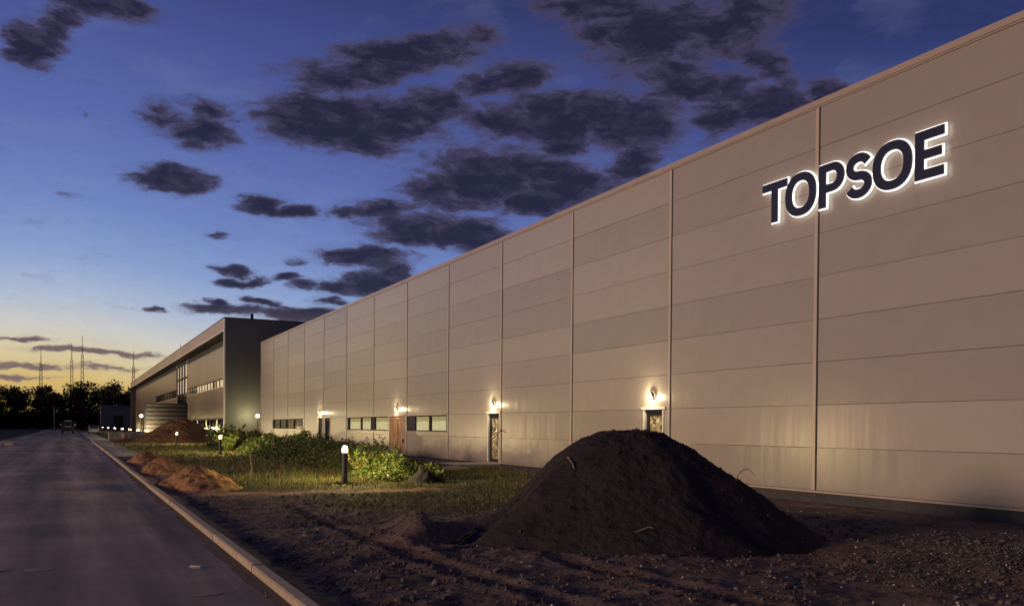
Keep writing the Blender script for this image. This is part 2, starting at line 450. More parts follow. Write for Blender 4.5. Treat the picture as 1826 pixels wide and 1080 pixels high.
class MB:
    """collects simple shapes and turns them into one mesh"""

    def __init__(self):
        self.v, self.f = [], []

    def add(self, v, f):
        n = len(self.v)
        self.v += [tuple(q) for q in v]
        self.f += [tuple(i + n for i in q) for q in f]
        return self

    def box(self, x0, x1, y0, y1, z0, z1):
        v = [(x0, y0, z0), (x1, y0, z0), (x1, y1, z0), (x0, y1, z0), (x0, y0, z1), (x1, y0, z1), (x1, y1, z1), (x0, y1, z1)]
        return self.add(v, [(0, 3, 2, 1), (4, 5, 6, 7), (0, 1, 5, 4), (1, 2, 6, 5), (2, 3, 7, 6), (3, 0, 4, 7)])

    def tube(self, pts, r, n=8, cap=True):
        pts = [Vector(q) for q in pts]
        rs = r if isinstance(r, (list, tuple)) else [r] * len(pts)
        V, F = [], []
        for i, q in enumerate(pts):
            t = (pts[min(i + 1, len(pts) - 1)] - pts[max(i - 1, 0)]).normalized()
            a = Vector((0, 0, 1)) if abs(t.z) < 0.9 else Vector((1, 0, 0))
            e1 = t.cross(a).normalized()
            e2 = t.cross(e1)
            for k in range(n):
                w = 2 * math.pi * k / n
                V.append(q + (e1 * math.cos(w) + e2 * math.sin(w)) * rs[i])
        for i in range(len(pts) - 1):
            for k in range(n):
                k2 = (k + 1) % n
                F.append((i * n + k, i * n + k2, (i + 1) * n + k2, (i + 1) * n + k))
        if cap:
            F.append(tuple(range(n - 1, -1, -1)))
            F.append(tuple((len(pts) - 1) * n + k for k in range(n)))
        return self.add(V, F)

    def lathe(self, prof, n=20, c=(0, 0, 0)):
        V, F = [], []
        for (r, z) in prof:
            for k in range(n):
                w = 2 * math.pi * k / n
                V.append((c[0] + r * math.cos(w), c[1] + r * math.sin(w), c[2] + z))
        for i in range(len(prof) - 1):
            for k in range(n):
                k2 = (k + 1) % n
                F.append((i * n + k, i * n + k2, (i + 1) * n + k2, (i + 1) * n + k))
        F.append(tuple(range(n - 1, -1, -1)))
        F.append(tuple((len(prof) - 1) * n + k for k in range(n)))
        return self.add(V, F)

    def mesh(self, name, m, bevel=0.0, smooth=False):
        me = bpy.data.meshes.new(name)
        me.from_pydata(self.v, [], self.f)
        if bevel:
            bm = bmesh.new()
            bm.from_mesh(me)
            bmesh.ops.bevel(bm, geom=list(bm.edges), offset=bevel, segments=1, affect='EDGES', profile=0.5)
            bm.to_mesh(me)
            bm.free()
        if smooth:
            me.polygons.foreach_set('use_smooth', [True] * len(me.polygons))
        me.materials.append(m)
        me.update()
        return me


def box_obj(name, m, parent, x0, x1, y0, y1, z0, z1, bevel=0.0, **kw):
    return obj(name, MB().box(x0, x1, y0, y1, z0, z1).mesh(name, m, bevel), parent, **kw)


def np_mesh(name, V, F, m, col=None, smooth=False):
    """V (n,3), F (m,k) arrays"""
    V = np.asarray(V, np.float32)
    F = np.asarray(F, np.int32)
    me = bpy.data.meshes.new(name)
    me.vertices.add(len(V))
    me.vertices.foreach_set('co', V.ravel())
    k = F.shape[1]
    me.loops.add(F.size)
    me.loops.foreach_set('vertex_index', F.ravel())
    me.polygons.add(len(F))
    me.polygons.foreach_set('loop_start', np.arange(0, F.size, k, dtype=np.int32))
    if smooth:
        me.polygons.foreach_set('use_smooth', np.ones(len(F), bool))
    if col is not None:
        a = me.color_attributes.new('col', 'FLOAT_COLOR', 'POINT')
        c4 = np.ones((len(V), 4), np.float32)
        c4[:, :3] = col
        a.data.foreach_set('color', c4.ravel())
    me.materials.append(m)
    me.update(calc_edges=True)
    me.validate()
    return me


def vnoise(x, y, seed=0):
    xi, yi = np.floor(x).astype(np.int64), np.floor(y).astype(np.int64)
    xf, yf = x - xi, y - yi
    u, v = xf * xf * (3 - 2 * xf), yf * yf * (3 - 2 * yf)

    def h(a, b):
        n = (a * 374761393 + b * 668265263 + seed * 974634777) & 0x7fffffff
        n = ((n ^ (n >> 13)) * 1274126177) & 0x7fffffff
        return ((n ^ (n >> 16)) & 0xffff) / 65535.0
    return (h(xi, yi) * (1 - u) + h(xi + 1, yi) * u) * (1 - v) + (h(xi, yi + 1) * (1 - u) + h(xi + 1, yi + 1) * u) * v


def fbm(x, y, sc, oct=4, seed=0, gain=0.55):
    s, a, t = 0, 1, 0
    for i in range(oct):
        s = s + a * (vnoise(x * sc + 17.3 * i, y * sc - 9.1 * i, seed + i) - 0.5)
        t += a
        a *= gain
        sc *= 2.03
    return s / t * 2


def sstep(a, b, x):
    t = np.clip((x - a) / (b - a), 0, 1)
    return t * t * (3 - 2 * t)


# ------------------------------------------------------------------ ground
WX = 16.763           # face of the hall wall


def zone_grass(X, Y):
    n = fbm(X, Y, 0.5, 3, 5)
    edge = 20.0 + 0.35 * (X - 2) + 2.0 * n
    a = sstep(0, 2.2, Y - edge) * sstep(2.6, 3.6, X + 0.6 * n)
    path = np.exp(-((Y - (21.6 + 0.1 * np.sin(X * 1.3))) / 0.62) ** 2) * sstep(9.8, 8.2, X)
    near = sstep(15.0, 17.5, Y + 1.2 * n) * sstep(4.6, 5.6, X + 0.4 * n) * sstep(12.6, 11.0, X)
    return np.clip(np.maximum(a, near) * (1 - path) * sstep(16.0, 14.6, X + n), 0, 1)


def gh(X, Y):
    X = np.asarray(X, float)
    Y = np.asarray(Y, float)
    g = zone_grass(X, Y)
    inside = sstep(2.0, 2.5, X) * sstep(16.8, 16.2, X) * sstep(110, 60, Y)
    rough = 0.075 * fbm(X, Y, 0.9, 3, 1) + 0.032 * fbm(X, Y, 3.1, 4, 2) + 0.040 * np.abs(fbm(X, Y, 8.0, 3, 3))
    z = inside * rough * (1 - 0.55 * g)
    # the yard falls towards the hall near the camera
    z = z - 0.16 * sstep(12.5, 15.8, X) * sstep(34, 22, Y) * sstep(17.2, 16.9, X)
    # machine tracks running with the road
    for (xc, ph, y0, y1, dep) in ((4.05, 0.0, 5.0, 20.5, 0.06), (5.75, 1.0, 4.5, 11.0, 0.045)):
        c = xc + 0.16 * np.sin(Y * 0.35 + ph)
        d = X - c
        on = sstep(y0, y0 + 1, Y) * sstep(y1, y1 - 2, Y)
        lug = 0.5 + 0.5 * np.sin((Y + 0.9 * np.abs(d)) * 2 * np.pi / 0.17)
        z = z + on * (-dep * np.exp(-(d / 0.17) ** 4) + 0.042 * lug * np.exp(-(d / 0.16) ** 4) + 0.018 * np.exp(-((np.abs(d) - 0.27) / 0.09) ** 2))
    # ridge thrown up left of the scraped hollow by the heap
    rd = (X - (4.55 + 0.33 * (Y - 11.6)))
    z = z + 0.30 * np.exp(-(rd / np.where(rd < 0, 0.45, 0.16)) ** 2) * sstep(11.2, 11.9, Y) * sstep(14.4, 13.7, Y)
    z = z - 0.27 * np.exp(-((rd - 1.0) / 0.85) ** 4) * sstep(11.2, 11.8, Y) * sstep(14.3, 13.5, Y)
    # low gravel bank in the near right corner
    z = z + 0.07 * np.exp(-(((X - 11.3) / 1.6) ** 2 + ((Y - 6.9) / 0.8) ** 2)) + 0.07 * np.exp(-(((X - 9.9) / .7) ** 2 + ((Y - 7.6) / 0.35) ** 2))
    # dug strip beside the kerb
    z = z - 0.05 * np.exp(-((X - 2.3) / 0.2) ** 2) * sstep(46, 44, Y)
    return z


def gcol(X, Y):
    soil = np.array([0.165, 0.132, 0.117])
    sandy = np.array([0.52, 0.36, 0.21])
    grey = np.array([0.085, 0.080, 0.082])
    turf = np.array([0.072, 0.072, 0.026])
    far = np.array([0.035, 0.032, 0.026])
    g = zone_grass(X, Y)[..., None]
    c = soil + 0 * X[..., None]
    k = (sstep(0.0, 0.5, fbm(X, Y, 0.7, 4, 21)) * 0.5)[..., None]
    c = c * (1 - k) + np.array([0.19, 0.138, 0.11]) * k
    s = (np.exp(-((Y - 21.7 - .25 * np.sin(X * .9)) / 0.55) ** 2) * sstep(9.6, 7.6, X) * sstep(2.4, 3.2, X) + 0.6 * np.exp(-((X - 2.6) / 0.9) ** 2) * sstep(21, 25, Y) * sstep(44, 40, Y))
    s = np.clip(s, 0, 1)[..., None]
    c = c * (1 - s) + sandy * s
    gr = (sstep(9.5, 12.0, X) * sstep(16, 10, Y))[..., None] * 0.8
    c = c * (1 - gr) + grey * gr
    c = c * (1 - g) + turf * g
    f = np.maximum(sstep(95, 140, Y), sstep(0.0, -2.0, X))[..., None]
    c = c * (1 - f) + far * f
    return c


def axis(segs):
    out = []
    for a, b, s in segs:
        out.append(np.linspace(a, b, max(2, int(round((b - a) / s)) + 1))[:-1])
    return np.concatenate(out + [np.array([segs[-1][1]])])


gx = axis([(-4000, -400, 900), (-400, -40, 60), (-40, 1.8, 3.5), (1.8, 2.0, 0.1), (2.0, 9.0, 0.05), (9.0, 17.0, 0.08), (17, 60, 4), (60, 400, 60), (400, 4000, 900)])
gy = axis([(-4000, -300, 900), (-300, -20, 40), (-20, 3.5, 1.5), (3.5, 12, 0.045), (12, 24, 0.075), (24, 50, 0.22), (50, 110, 1.0), (110, 400, 15), (400, 6000, 700)])
XX, YY = np.meshgrid(gx, gy, indexing='ij')
ZZ = gh(XX, YY) - 0.012
ZZ = np.where(XX < 1.9, -0.03, ZZ)
nx, ny = len(gx), len(gy)
idx = np.arange(nx * ny).reshape(nx, ny)
F = np.stack([idx[:-1, :-1], idx[1:, :-1], idx[1:, 1:], idx[:-1, 1:]], -1).reshape(-1, 4)
V = np.stack([XX, YY, ZZ], -1).reshape(-1, 3)
obj('ground', np_mesh('ground', V, F, MT['ground'], gcol(XX, YY).reshape(-1, 3), True), kind='structure')

# road
RL, RR = -6.2, 1.80
ys = axis([(-60, 4, 8), (4, 60, 2), (60, 330, 15)])
V = []
for y in ys:
    bend = 0.0 if y < 150 else ((y - 150) / 180) ** 2 * -2.0
    V += [(RL + bend, y, 0.0), (RR + bend, y, 0.0)]
F = [(2 * i, 2 * i + 1, 2 * i + 3, 2 * i + 2) for i in range(len(ys) - 1)]
obj('road', np_mesh('road', np.array(V), np.array(F), MT['asphalt']), kind='structure')

# kerb: separate stones with open joints, then one long far run
kerb = empty('kerb', (RR + 0.004, 0, 0), kind='structure')
kv = [(0, -0.12), (0.125, -0.12), (0.125, 0.10), (0.02, 0.10), (0.0, 0.085)]


def kerb_mesh(L):
    b = MB()
    v = [(x, 0, z) for x, z in kv] + [(x, L, z) for x, z in kv]
    n = len(kv)
    f = [tuple(range(n)), tuple(range(2 * n - 1, n - 1, -1))] + [(i, i + n, (i + 1) % n + n, (i + 1) % n) for i in range(n)]
    b.add(v, f)
    return b.mesh('kerbstone', MT['kerb'])


kme = kerb_mesh(2.976)
for i in range(33):
    o = obj('kerbstone', kme, kerb, (random.uniform(-.008, .008), -2.0 + 3.0 * i, random.uniform(-.006, .006)))
    o.rotation_euler = (0, 0, random.uniform(-.0007, .0007))
obj('kerbstone', kerb_mesh(115.0), kerb, (0, 97.0, 0))

# loose dirt and grit lying along the kerb foot and in patches on the road
def ico():
    t = (1 + 5 ** .5) / 2
    v = np.array([(-1, t, 0), (1, t, 0), (-1, -t, 0), (1, -t, 0), (0, -1, t), (0, 1, t), (0, -1, -t), (0, 1, -t), (t, 0, -1), (t, 0, 1), (-t, 0, -1), (-t, 0, 1)], float)
    v /= np.linalg.norm(v[0])
    f = np.array([(0, 11, 5), (0, 5, 1), (0, 1, 7), (0, 7, 10), (0, 10, 11), (1, 5, 9), (5, 11, 4), (11, 10, 2), (10, 7, 6), (7, 1, 8), (3, 9, 4), (3, 4, 2), (3, 2, 6), (3, 6, 8), (3, 8, 9), (4, 9, 5), (2, 4, 11), (6, 2, 10), (8, 6, 7), (9, 8, 1)])
    return v, f


IV, IF = ico()


def stones(name, P, R, C, kind='stuff', label=None, cat=None, m=None):
    """many small broken stones in one mesh"""
    n = len(P)
    V = IV[None] * (R[:, None, None] * RNG.uniform(0.6, 1.3, (n, 12, 1)))
    V = V * RNG.uniform(0.6, 1.25, (n, 1, 3)) * np.array([1, 1, 0.75])
    V = V + P[:, None, :]
    F = (IF[None] + (np.arange(n) * 12)[:, None, None]).reshape(-1, 3)
    col = np.repeat(C, 12, 0)
    return obj(name, np_mesh(name, V.reshape(-1, 3), F, m or MT['stone'], col), kind=kind, label=label, cat=cat)


def sheet(name, cx, cy, rx, ry, h, m, seed, n=40, cap=0.006):
    """thin irregular smear of dirt with a lumpy top"""
    t = np.linspace(0, 2 * np.pi, n, endpoint=False)
    rr = 1 + 0.35 * fbm(np.cos(t) * 2 + seed, np.sin(t) * 2, 1.0, 3, seed) + 0.22 * fbm(np.cos(t) * 9, np.sin(t) * 9 + seed, 1.0, 2, seed)
    V = [(cx, cy, h)]
    for k, q in ((0.5, h * 0.9), (0.85, h * 0.6), (1.0, 0.003)):
        V += [(cx + rx * k * r * math.cos(a), cy + ry * k * r * math.sin(a), q) for a, r in zip(t, rr)]
    F = [(0, 1 + i, 1 + (i + 1) % n) for i in range(n)]
    me = bpy.data.meshes.new(name)
    for ring in range(2):
        a, b = 1 + ring * n, 1 + (ring + 1) * n
        F += [(a + i, b + i, b + (i + 1) % n, a + (i + 1) % n) for i in range(n)]
    me.from_pydata(V, [], F)
    me.materials.append(m)
    return me


# dirt verge along the kerb foot (ragged strip)
ys = np.linspace(4, 60, 420)
wv_ = 0.13 + 0.10 * fbm(ys, ys * 0, 1.7, 4, 31) + 0.10 * np.clip(fbm(ys, ys * 0 + 3, 0.35, 2, 33), 0, 1)
wv_ = np.clip(wv_, 0.015, 0.4)
V, F = [], []
for i, y in enumerate(ys):
    V += [(RR - 0.001, y, 0.014), (RR - wv_[i] * .5, y, 0.010), (RR - wv_[i], y, 0.004)]
for i in range(len(ys) - 1):
    a = 3 * i
    F += [(a + 1, a, a + 3, a + 4), (a + 2, a + 1, a + 4, a + 5)]
obj('dirt_edge', np_mesh('dirt_edge', np.array(V), np.array(F), mat('verge_dirt', (0.15, 0.105, 0.075), rough=0.95, col2=(0.08, 0.06, 0.05), nscale=14, bump=0.02, bscale=60)), kind='stuff')
mud = mat('dry_mud', (0.40, 0.32, 0.25), rough=0.95, col2=(0.22, 0.18, 0.15), nscale=6, bump=0.02, bscale=30)
sandm = mat('pale_sand', (0.80, 0.60, 0.36), rough=0.95, col2=(0.62, 0.45, 0.27), nscale=4, bump=0.02, bscale=30)
for i, (cx, cy, rx, ry, mm, lb) in enumerate([(-0.34, 11.2, .16, .16, mud, 'dried mud smear on the asphalt, the larger one near the bottom of the road'),
                                              (-0.74, 11.3, .12, .10, mud, 'small mud smear on the road at the left picture edge'),
                                              (1.20, 8.9, .13, .07, mud, 'thin mud smear on the road close to the kerb'),
                                              (-4.85, 79.0, .8, 3.6, sandm, 'pale sand spill at the far left side of the road')]):
    obj('sand_patch' if mm is sandm else 'mud_patch', sheet('patch', cx, cy, rx, ry, 0.009 if i < 3 else .30, mm, 50 + i), label=lb, cat='sand' if mm is sandm else 'mud', kind='stuff')
n = 420
P = np.stack([RR - np.abs(RNG.normal(0, .13, n)) - .01, 5 + 30 * RNG.random(n) ** 1.6, np.full(n, .006)], -1)
stones('kerb_grit', P, RNG.uniform(.004, .013, n), RNG.uniform(.10, .30, (n, 1)) * np.array([1, .85, .72]))

# concrete walk behind the kerb, beyond the small heaps
walk = empty('walkway', (0, 0, 0), kind='structure')
wm = MB().box(0, 1.5, 0, 2.98, 0, .07).mesh('paving_slab', MT['walk'], .006)
for i in range(15):
    obj('paving_slab', wm, walk, (1.955, 48.0 + 3.0 * i, 0.0 + random.uniform(-.004, .004)))
box_obj('paving_slab', MT['walk'], walk, 1.955, 3.455, 93.0, 200.0, 0, .07)

# ------------------------------------------------------------------ the hall
Y0, BAY, ROW, ZB = 16.135, 6.0, 1.0755, 0.14
NB0, NB1 = -3, 12          # bays from Y0-18 to Y0+72
ZT = ZB + 9 * ROW
TH = 0.12
hall = empty('warehouse', (WX, Y0, 0), label='long beige metal panelled hall with glowing sign beside the road', cat='warehouse')
hx, hy = WX, Y0


def hb(name, m, x0, x1, y0, y1, z0, z1, parent=hall, bevel=0.0, **kw):
    """box given in world metres, stored relative to the hall's base point"""
    if parent is hall:
        return obj(name, MB().box(x0 - hx, x1 - hx, y0 - hy, y1 - hy, z0, z1).mesh(name, m, bevel), hall, **kw)
    px, py, pz = parent['o']
    return obj(name, MB().box(x0 - px, x1 - px, y0 - py, y1 - py, z0 - pz, z1 - pz).mesh(name, m, bevel), parent, **kw)


YE = Y0 + BAY * NB1
YS = Y0 + BAY * NB0
hb('core', MT['dark'], WX + TH + .03, WX + 45, YS + .05, YE - .03, -0.4, ZT - .1)
hb('roof', MT['roof'], WX + .30, WX + 45.2, YS, YE + .02, ZT - .09, ZT - .04)
hb('end_wall', MT['b2end'], WX + .13, WX + 45, YE - .025, YE + .06, 0.1, ZT - .12)
hb('plinth', MT['plinth'], WX + .03, WX + .145, YS, YE, -0.5, ZB - .05)
hb('base_trim', MT['trim'], WX - .035, WX + .10, YS, YE + .03, ZB - .055, ZB - .004)
hb('roof_trim', MT['trim'], WX - .045, WX + .28, YS, YE + .05, ZT - .02, ZT + .13)
hb('roof_trim', MT['trim'], WX - .020, WX + .10, YS, YE + .05, ZT - .06, ZT - .0225)
hb('corner_trim', MT['strip'], WX - .018, WX + .12, YE + .002, YE + .085, ZB, ZT - .065)

doors = [(22.42, 23.52), (34.25, 35.5), (46.42, 49.12), (62.25, 63.85), (64.35, 65.85)]
wins = [(40.32, 46.16), (49.32, 57.85), (70.62, 82.5)]
WZ0, WZ1 = 1.42, ZB + 2 * ROW - .012


def cut(a, b, holes):
    segs = [(a, b)]
    for h0, h1 in holes:
        ns = []
        for s0, s1 in segs:
            if h1 <= s0 or h0 >= s1:
                ns.append((s0, s1))
            else:
                if h0 - s0 > .03:
                    ns.append((s0, h0))
                if s1 - h1 > .03:
                    ns.append((h1, s1))
        segs = ns
    return segs


pcache = {}


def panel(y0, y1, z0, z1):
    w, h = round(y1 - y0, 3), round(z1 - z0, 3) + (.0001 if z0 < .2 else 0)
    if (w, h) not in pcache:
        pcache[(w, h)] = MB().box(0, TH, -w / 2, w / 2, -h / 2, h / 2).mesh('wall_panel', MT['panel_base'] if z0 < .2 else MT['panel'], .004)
    o = obj('wall_panel', pcache[(w, h)], hall, (-random.uniform(0, .004), (y0 + y1) / 2 - hy, (z0 + z1) / 2))
    o.rotation_euler = (random.uniform(-.0004, .0004), random.gauss(0, .0035), random.gauss(0, .0006))
    return o


G = .007
for b in range(NB0, NB1):
    ya, yb = Y0 + b * BAY + .012, Y0 + (b + 1) * BAY - .012
    for r_ in range(9):
        za, zb_ = ZB + r_ * ROW + G / 2, ZB + (r_ + 1) * ROW - G / 2
        if r_ == 8:
            zb_ -= .062
        if r_ == 0:
            for s in cut(ya, yb, doors):
                panel(s[0], s[1], za, zb_)
        elif r_ == 1:
            for s in cut(ya, yb, doors + wins):
                panel(s[0], s[1], za, zb_)
            for w0, w1 in wins:
                s0, s1 = max(ya, w0), min(yb, w1)
                if s1 - s0 > .05:
                    panel(s0, s1, za, WZ0 - .004)
        else:
            panel(ya, yb, za, zb_)
for b in range(NB0, NB1):
    y = Y0 + b * BAY
    holes = [(WZ0 - .03, WZ1 + .10)] if any(w0 - .1 < y < w1 + .1 for w0, w1 in wins) else []
    for s in cut(ZB + .002, ZT - .068, holes):
        hb('joint_strip', MT['strip'], WX - .022, WX - .0045, y - .035, y + .075, s[0], s[1], bevel=.003)
        hb('joint_gap', MT['dark'], WX - .012, WX - .0045, y - .078, y - .036, s[0], s[1])


def sub(name, y, z, parent=hall, **kw):
    e = empty(name, **kw)
    e.parent = parent
    e.location = (0, y - hy, z)
    e['o'] = (hx, y, z)
    return e


def window(w0, w1, panes, label, doors_in=()):
    w = sub('window', (w0 + w1) / 2, WZ0, label=label)
    hb('frame', MT['trim'], WX - .03, WX + .10, w0 - .04, w1 + .04, WZ1 + .002, WZ1 + .075, w)
    hb('sill', MT['trim'], WX - .04, WX + .10, w0, w1, WZ0 - .002, WZ0 + .022, w)
    hb('frame', MT['frame'], WX + .03, WX + .11, w0, w1, WZ0 + .024, WZ0 + .075, w)
    hb('frame', MT['frame'], WX + .03, WX + .11, w0, w1, WZ1 - .055, WZ1, w)
    edges = [w0] + [q for pn in panes for q in (pn[0], pn[1])] + [w1]
    for i in range(0, len(edges), 2):
        if edges[i + 1] - edges[i] > .01:
            hb('mullion', MT['frame'], WX + .025, WX + .112, edges[i], edges[i + 1], WZ0 + .076, WZ1 - .056, w)
    for a, b_, kind in panes:
        if kind == 'dark':
            hb('pane', MT['night_glass'], WX + .085, WX + .10, a, b_, WZ0 + .076, WZ1 - .056, w)
            continue
        mm = MT['blind'] if kind == 'lit' else MT['blind_dim']
        hb('blind', mm, WX + .112, WX + .12, a, b_, WZ0 + .076, WZ1 - .29, w)
        hb('blind', MT['blind_top'] if kind == 'lit' else mm, WX + .106, WX + .12, a, b_, WZ1 - .286, WZ1 - .056, w)
        hb('pane', MT['pane'], WX + .088, WX + .094, a, b_, WZ0 + .076, WZ1 - .056, w)
    return w


m = MT['pane'] = bpy.data.materials.new('window_glass')
m.use_nodes = True
T = NT(m.node_tree)
out = T.n('ShaderNodeOutputMaterial')
mx = T.n('ShaderNodeMixShader')
fr = T.n('ShaderNodeFresnel')
tr = T.n('ShaderNodeBsdfTransparent')
gl = T.n('ShaderNodeBsdfGlossy')
gl.inputs['Roughness'].default_value = 0.03
tr.inputs[0].default_value = (.9, .92, .9, 1)
T.l(T.math('MULTIPLY', fr.outputs[0], 0.55), mx.inputs[0])
T.l(tr.outputs[0], mx.inputs[1])
T.l(gl.outputs[0], mx.inputs[2])
T.l(mx.outputs[0], out.inputs[0])

window(40.32, 46.16, [(40.45, 42.55, 'lit'), (42.8, 44.85, 'lit')], 'window band right of the boarded door')
window(49.32, 57.85, [(49.45, 51.9, 'lit'), (52.75, 54.7, 'lit'), (54.9, 57.5, 'lit')], 'window band left of the boarded door')
window(70.62, 82.5, [(70.75, 73.9, 'dark'), (74.1, 76.7, 'dim'), (77.1, 79.3, 'dim'), (79.5, 81.9, 'dim')], 'dark window band near the far end of the hall')
DZ1 = ZB + 2 * ROW - .01


def door_trim(d, d0, d1, m=MT['white']):
    hb('frame', m, WX - .045, WX + .06, d0 - .10, d1 + .10, DZ1 + .004, DZ1 + .085, d)
    hb('frame', m, WX - .02, WX + .115, d1 - .09, d1, .06, DZ1, d)
    hb('frame', m, WX - .02, WX + .115, d0, d0 + .06, .06, DZ1, d)


def handle(parent, y, z):
    px, py, pz = parent['o']
    mb = MB().tube([(-.02, y - py, z - pz - .07), (-.075, y - py, z - pz - .07), (-.075, y - py, z - pz + .07), (-.02, y - py, z - pz + .07)], .012, 6)
    obj('handle', mb.mesh('handle', MT['chrome']), parent)


# glazed doors with film
for d0, d1, lb in [(22.42, 23.52, 'glazed door behind the big dark heap'), (34.25, 35.5, 'narrow glazed door with crinkled film'),
                   (62.25, 63.85, 'right leaf of the two far narrow doors'), (64.35, 65.85, 'left leaf of the two far narrow doors')]:
    d = sub('door', (d0 + d1) / 2, 0.06, label=lb)
    door_trim(d, d0, d1)
    a, b_ = d0 + .06, d1 - .09
    hb('leaf_frame', MT['frame'], WX + .06, WX + .12, b_ - .16, b_, .08, DZ1 - .002, d)
    hb('leaf_frame', MT['frame'], WX + .06, WX + .12, a, a + .12, .08, DZ1 - .002, d)
    hb('leaf_frame', MT['frame'], WX + .06, WX + .12, a + .121, b_ - .161, DZ1 - .19, DZ1 - .002, d)
    hb('leaf_frame', MT['frame'], WX + .06, WX + .12, a + .121, b_ - .161, .08, .26, d)
    hb('pane', MT['film'] if d0 < 60 else MT['night_glass'], WX + .09, WX + .105, a + .121, b_ - .161, .261, DZ1 - .191, d)
    handle(d, a + .05, 1.1)
# plywood double door
d = sub('door', 47.77, 0.06, label='double door of bare brown plywood')
door_trim(d, 46.42, 49.12, MT['strip'])
hb('leaf', MT['ply'], WX + .03, WX + .07, 46.49, 47.66, .08, DZ1 - .01, d, .003)
hb('leaf', MT['ply'], WX + .03, WX + .07, 47.76, 49.02, .08, DZ1 - .01, d, .003)
hb('gap_board', MT['dark'], WX + .075, WX + .09, 47.66, 47.76, .08, DZ1 - .22, d)
hb('header_board', MT['ply'], WX + .005, WX + .029, 46.49, 49.02, DZ1 - .2, DZ1 - .012, d)
hb('lock_plate', MT['frame'], WX + .015, WX + .029, 46.52, 46.9, .75, .98, d)

# ------------------------------------------------------------------ round wall lamps over the doors
def wall_lamp(y, label, first=[None]):
    if first[0] is None:
        w = empty('wall_lamp', label=label, cat='wall lamp', group='round lamps over the hall doors')
        t = np.linspace(0, 2 * np.pi, 20, endpoint=False)
        mb = MB()      # back plate, a disc on the wall
        mb.add([(0, .12 * math.cos(a), .12 * math.sin(a)) for a in t] + [(-.02, .12 * math.cos(a), .12 * math.sin(a)) for a in t],
               [tuple(range(20)), tuple(range(39, 19, -1))] + [(i, i + 20, (i + 1) % 20 + 20, (i + 1) % 20) for i in range(20)])
        obj('back_plate', mb.mesh('back_plate', MT['cowl']), w)
        V, F = [], []     # glowing dome
        for j in range(6):
            q = j / 5 * math.pi / 2
            for a in t:
                V.append((-.022 - .09 * math.sin(q), .11 * math.cos(q) * math.cos(a), .11 * math.cos(q) * math.sin(a) - .02))
        for j in range(5):
            F += [(j * 20 + i, j * 20 + (i + 1) % 20, (j + 1) * 20 + (i + 1) % 20, (j + 1) * 20 + i) for i in range(20)]
        mb = MB().add(V, F)
        obj('globe', mb.mesh('globe', MT['glow_glass'], smooth=True), w)
        V, F = [], []     # crescent cowl over the top and near side
        ts = np.linspace(rad(-60), rad(160), 18)
        for a in ts:
            k = math.sin((a - ts[0]) / (ts[-1] - ts[0]) * math.pi)
            V += [(-.03, .145 * -math.cos(a), .145 * math.sin(a)), (-.03 - .13 * k, .15 * -math.cos(a), .15 * math.sin(a)),
                  (-.03 - .13 * k, .135 * -math.cos(a), .135 * math.sin(a)), (-.03, .13 * -math.cos(a), .13 * math.sin(a))]
        for i in range(17):
            for k in range(4):
                F.append((4 * i + k, 4 * i + (k + 1) % 4, 4 * i + 4 + (k + 1) % 4, 4 * i + 4 + k))
        obj('cowl', MB().add(V, F).mesh('cowl', MT['cowl']), w)
        ld = bpy.data.lights.new('lamp_light', 'POINT')
        ld.energy = 44
        ld.color = (1.0, 0.80, 0.45)
        ld.shadow_soft_size = .06
        ld.specular_factor = .25
        lo = bpy.data.objects.new('lamp_light', ld)
        COL.objects.link(lo)
        lo.parent = w
        lo.location = (-.27, 0, -.04)
        first[0] = w
    else:
        w = copy_tree(first[0])
        w['label'] = label
    w.location = (WX - .001, y, 2.72)


wall_lamp(23.05, 'lit round lamp over the door behind the big heap')
wall_lamp(34.93, 'lit round lamp over the narrow glazed door')
wall_lamp(47.77, 'lit round lamp over the boarded plywood door')
wall_lamp(65.2, 'lit round lamp over the pair of far narrow doors')

# small fittings on the wall
tap = empty('wall_tap', (WX - .0, 34.0, 1.52), label='small orange tap fitting on the wall beside the narrow door', cat='tap')
obj('body', MB().tube([(0, 0, 0), (-.12, 0, 0), (-.16, 0, -.05), (-.16, 0, -.12)], .03, 8).mesh('body', MT['orange']), tap)
obj('wheel', MB().lathe([(.055, 0), (.06, .01), (.055, .02)], 10, (-.1, 0, .06)).mesh('wheel', MT['orange']), tap)
obj('spindle', MB().tube([(-.1, 0, .02), (-.1, 0, .07)], .012, 6).mesh('spindle', MT['chrome']), tap)

# ------------------------------------------------------------------ halo sign
SX_, SZ_ = WX - .135, 7.155
LH = 1.055


def ring(w, h, n=40, p=2.25):
    o = []
    for i in range(n):
        a = 2 * math.pi * i / n
        c, s = math.cos(a), math.sin(a)
        o.append((w / 2 + w / 2 * math.copysign(abs(c) ** (2 / p), c), h / 2 + h / 2 * math.copysign(abs(s) ** (2 / p), s)))
    return o


def shift(pts, dx, dy):
    return [(x + dx, y + dy) for x, y in pts]


def stroke(cl, w):
    L, R_ = [], []
    for i, (x, y) in enumerate(cl):
        a, b_ = cl[max(i - 1, 0)], cl[min(i + 1, len(cl) - 1)]
        tx, ty = b_[0] - a[0], b_[1] - a[1]
        q = math.hypot(tx, ty)
        nx_, ny_ = -ty / q * w / 2, tx / q * w / 2
        L.append((x + nx_, y + ny_))
        R_.append((x - nx_, y - ny_))
    return L + R_[::-1]


SW = 0.215


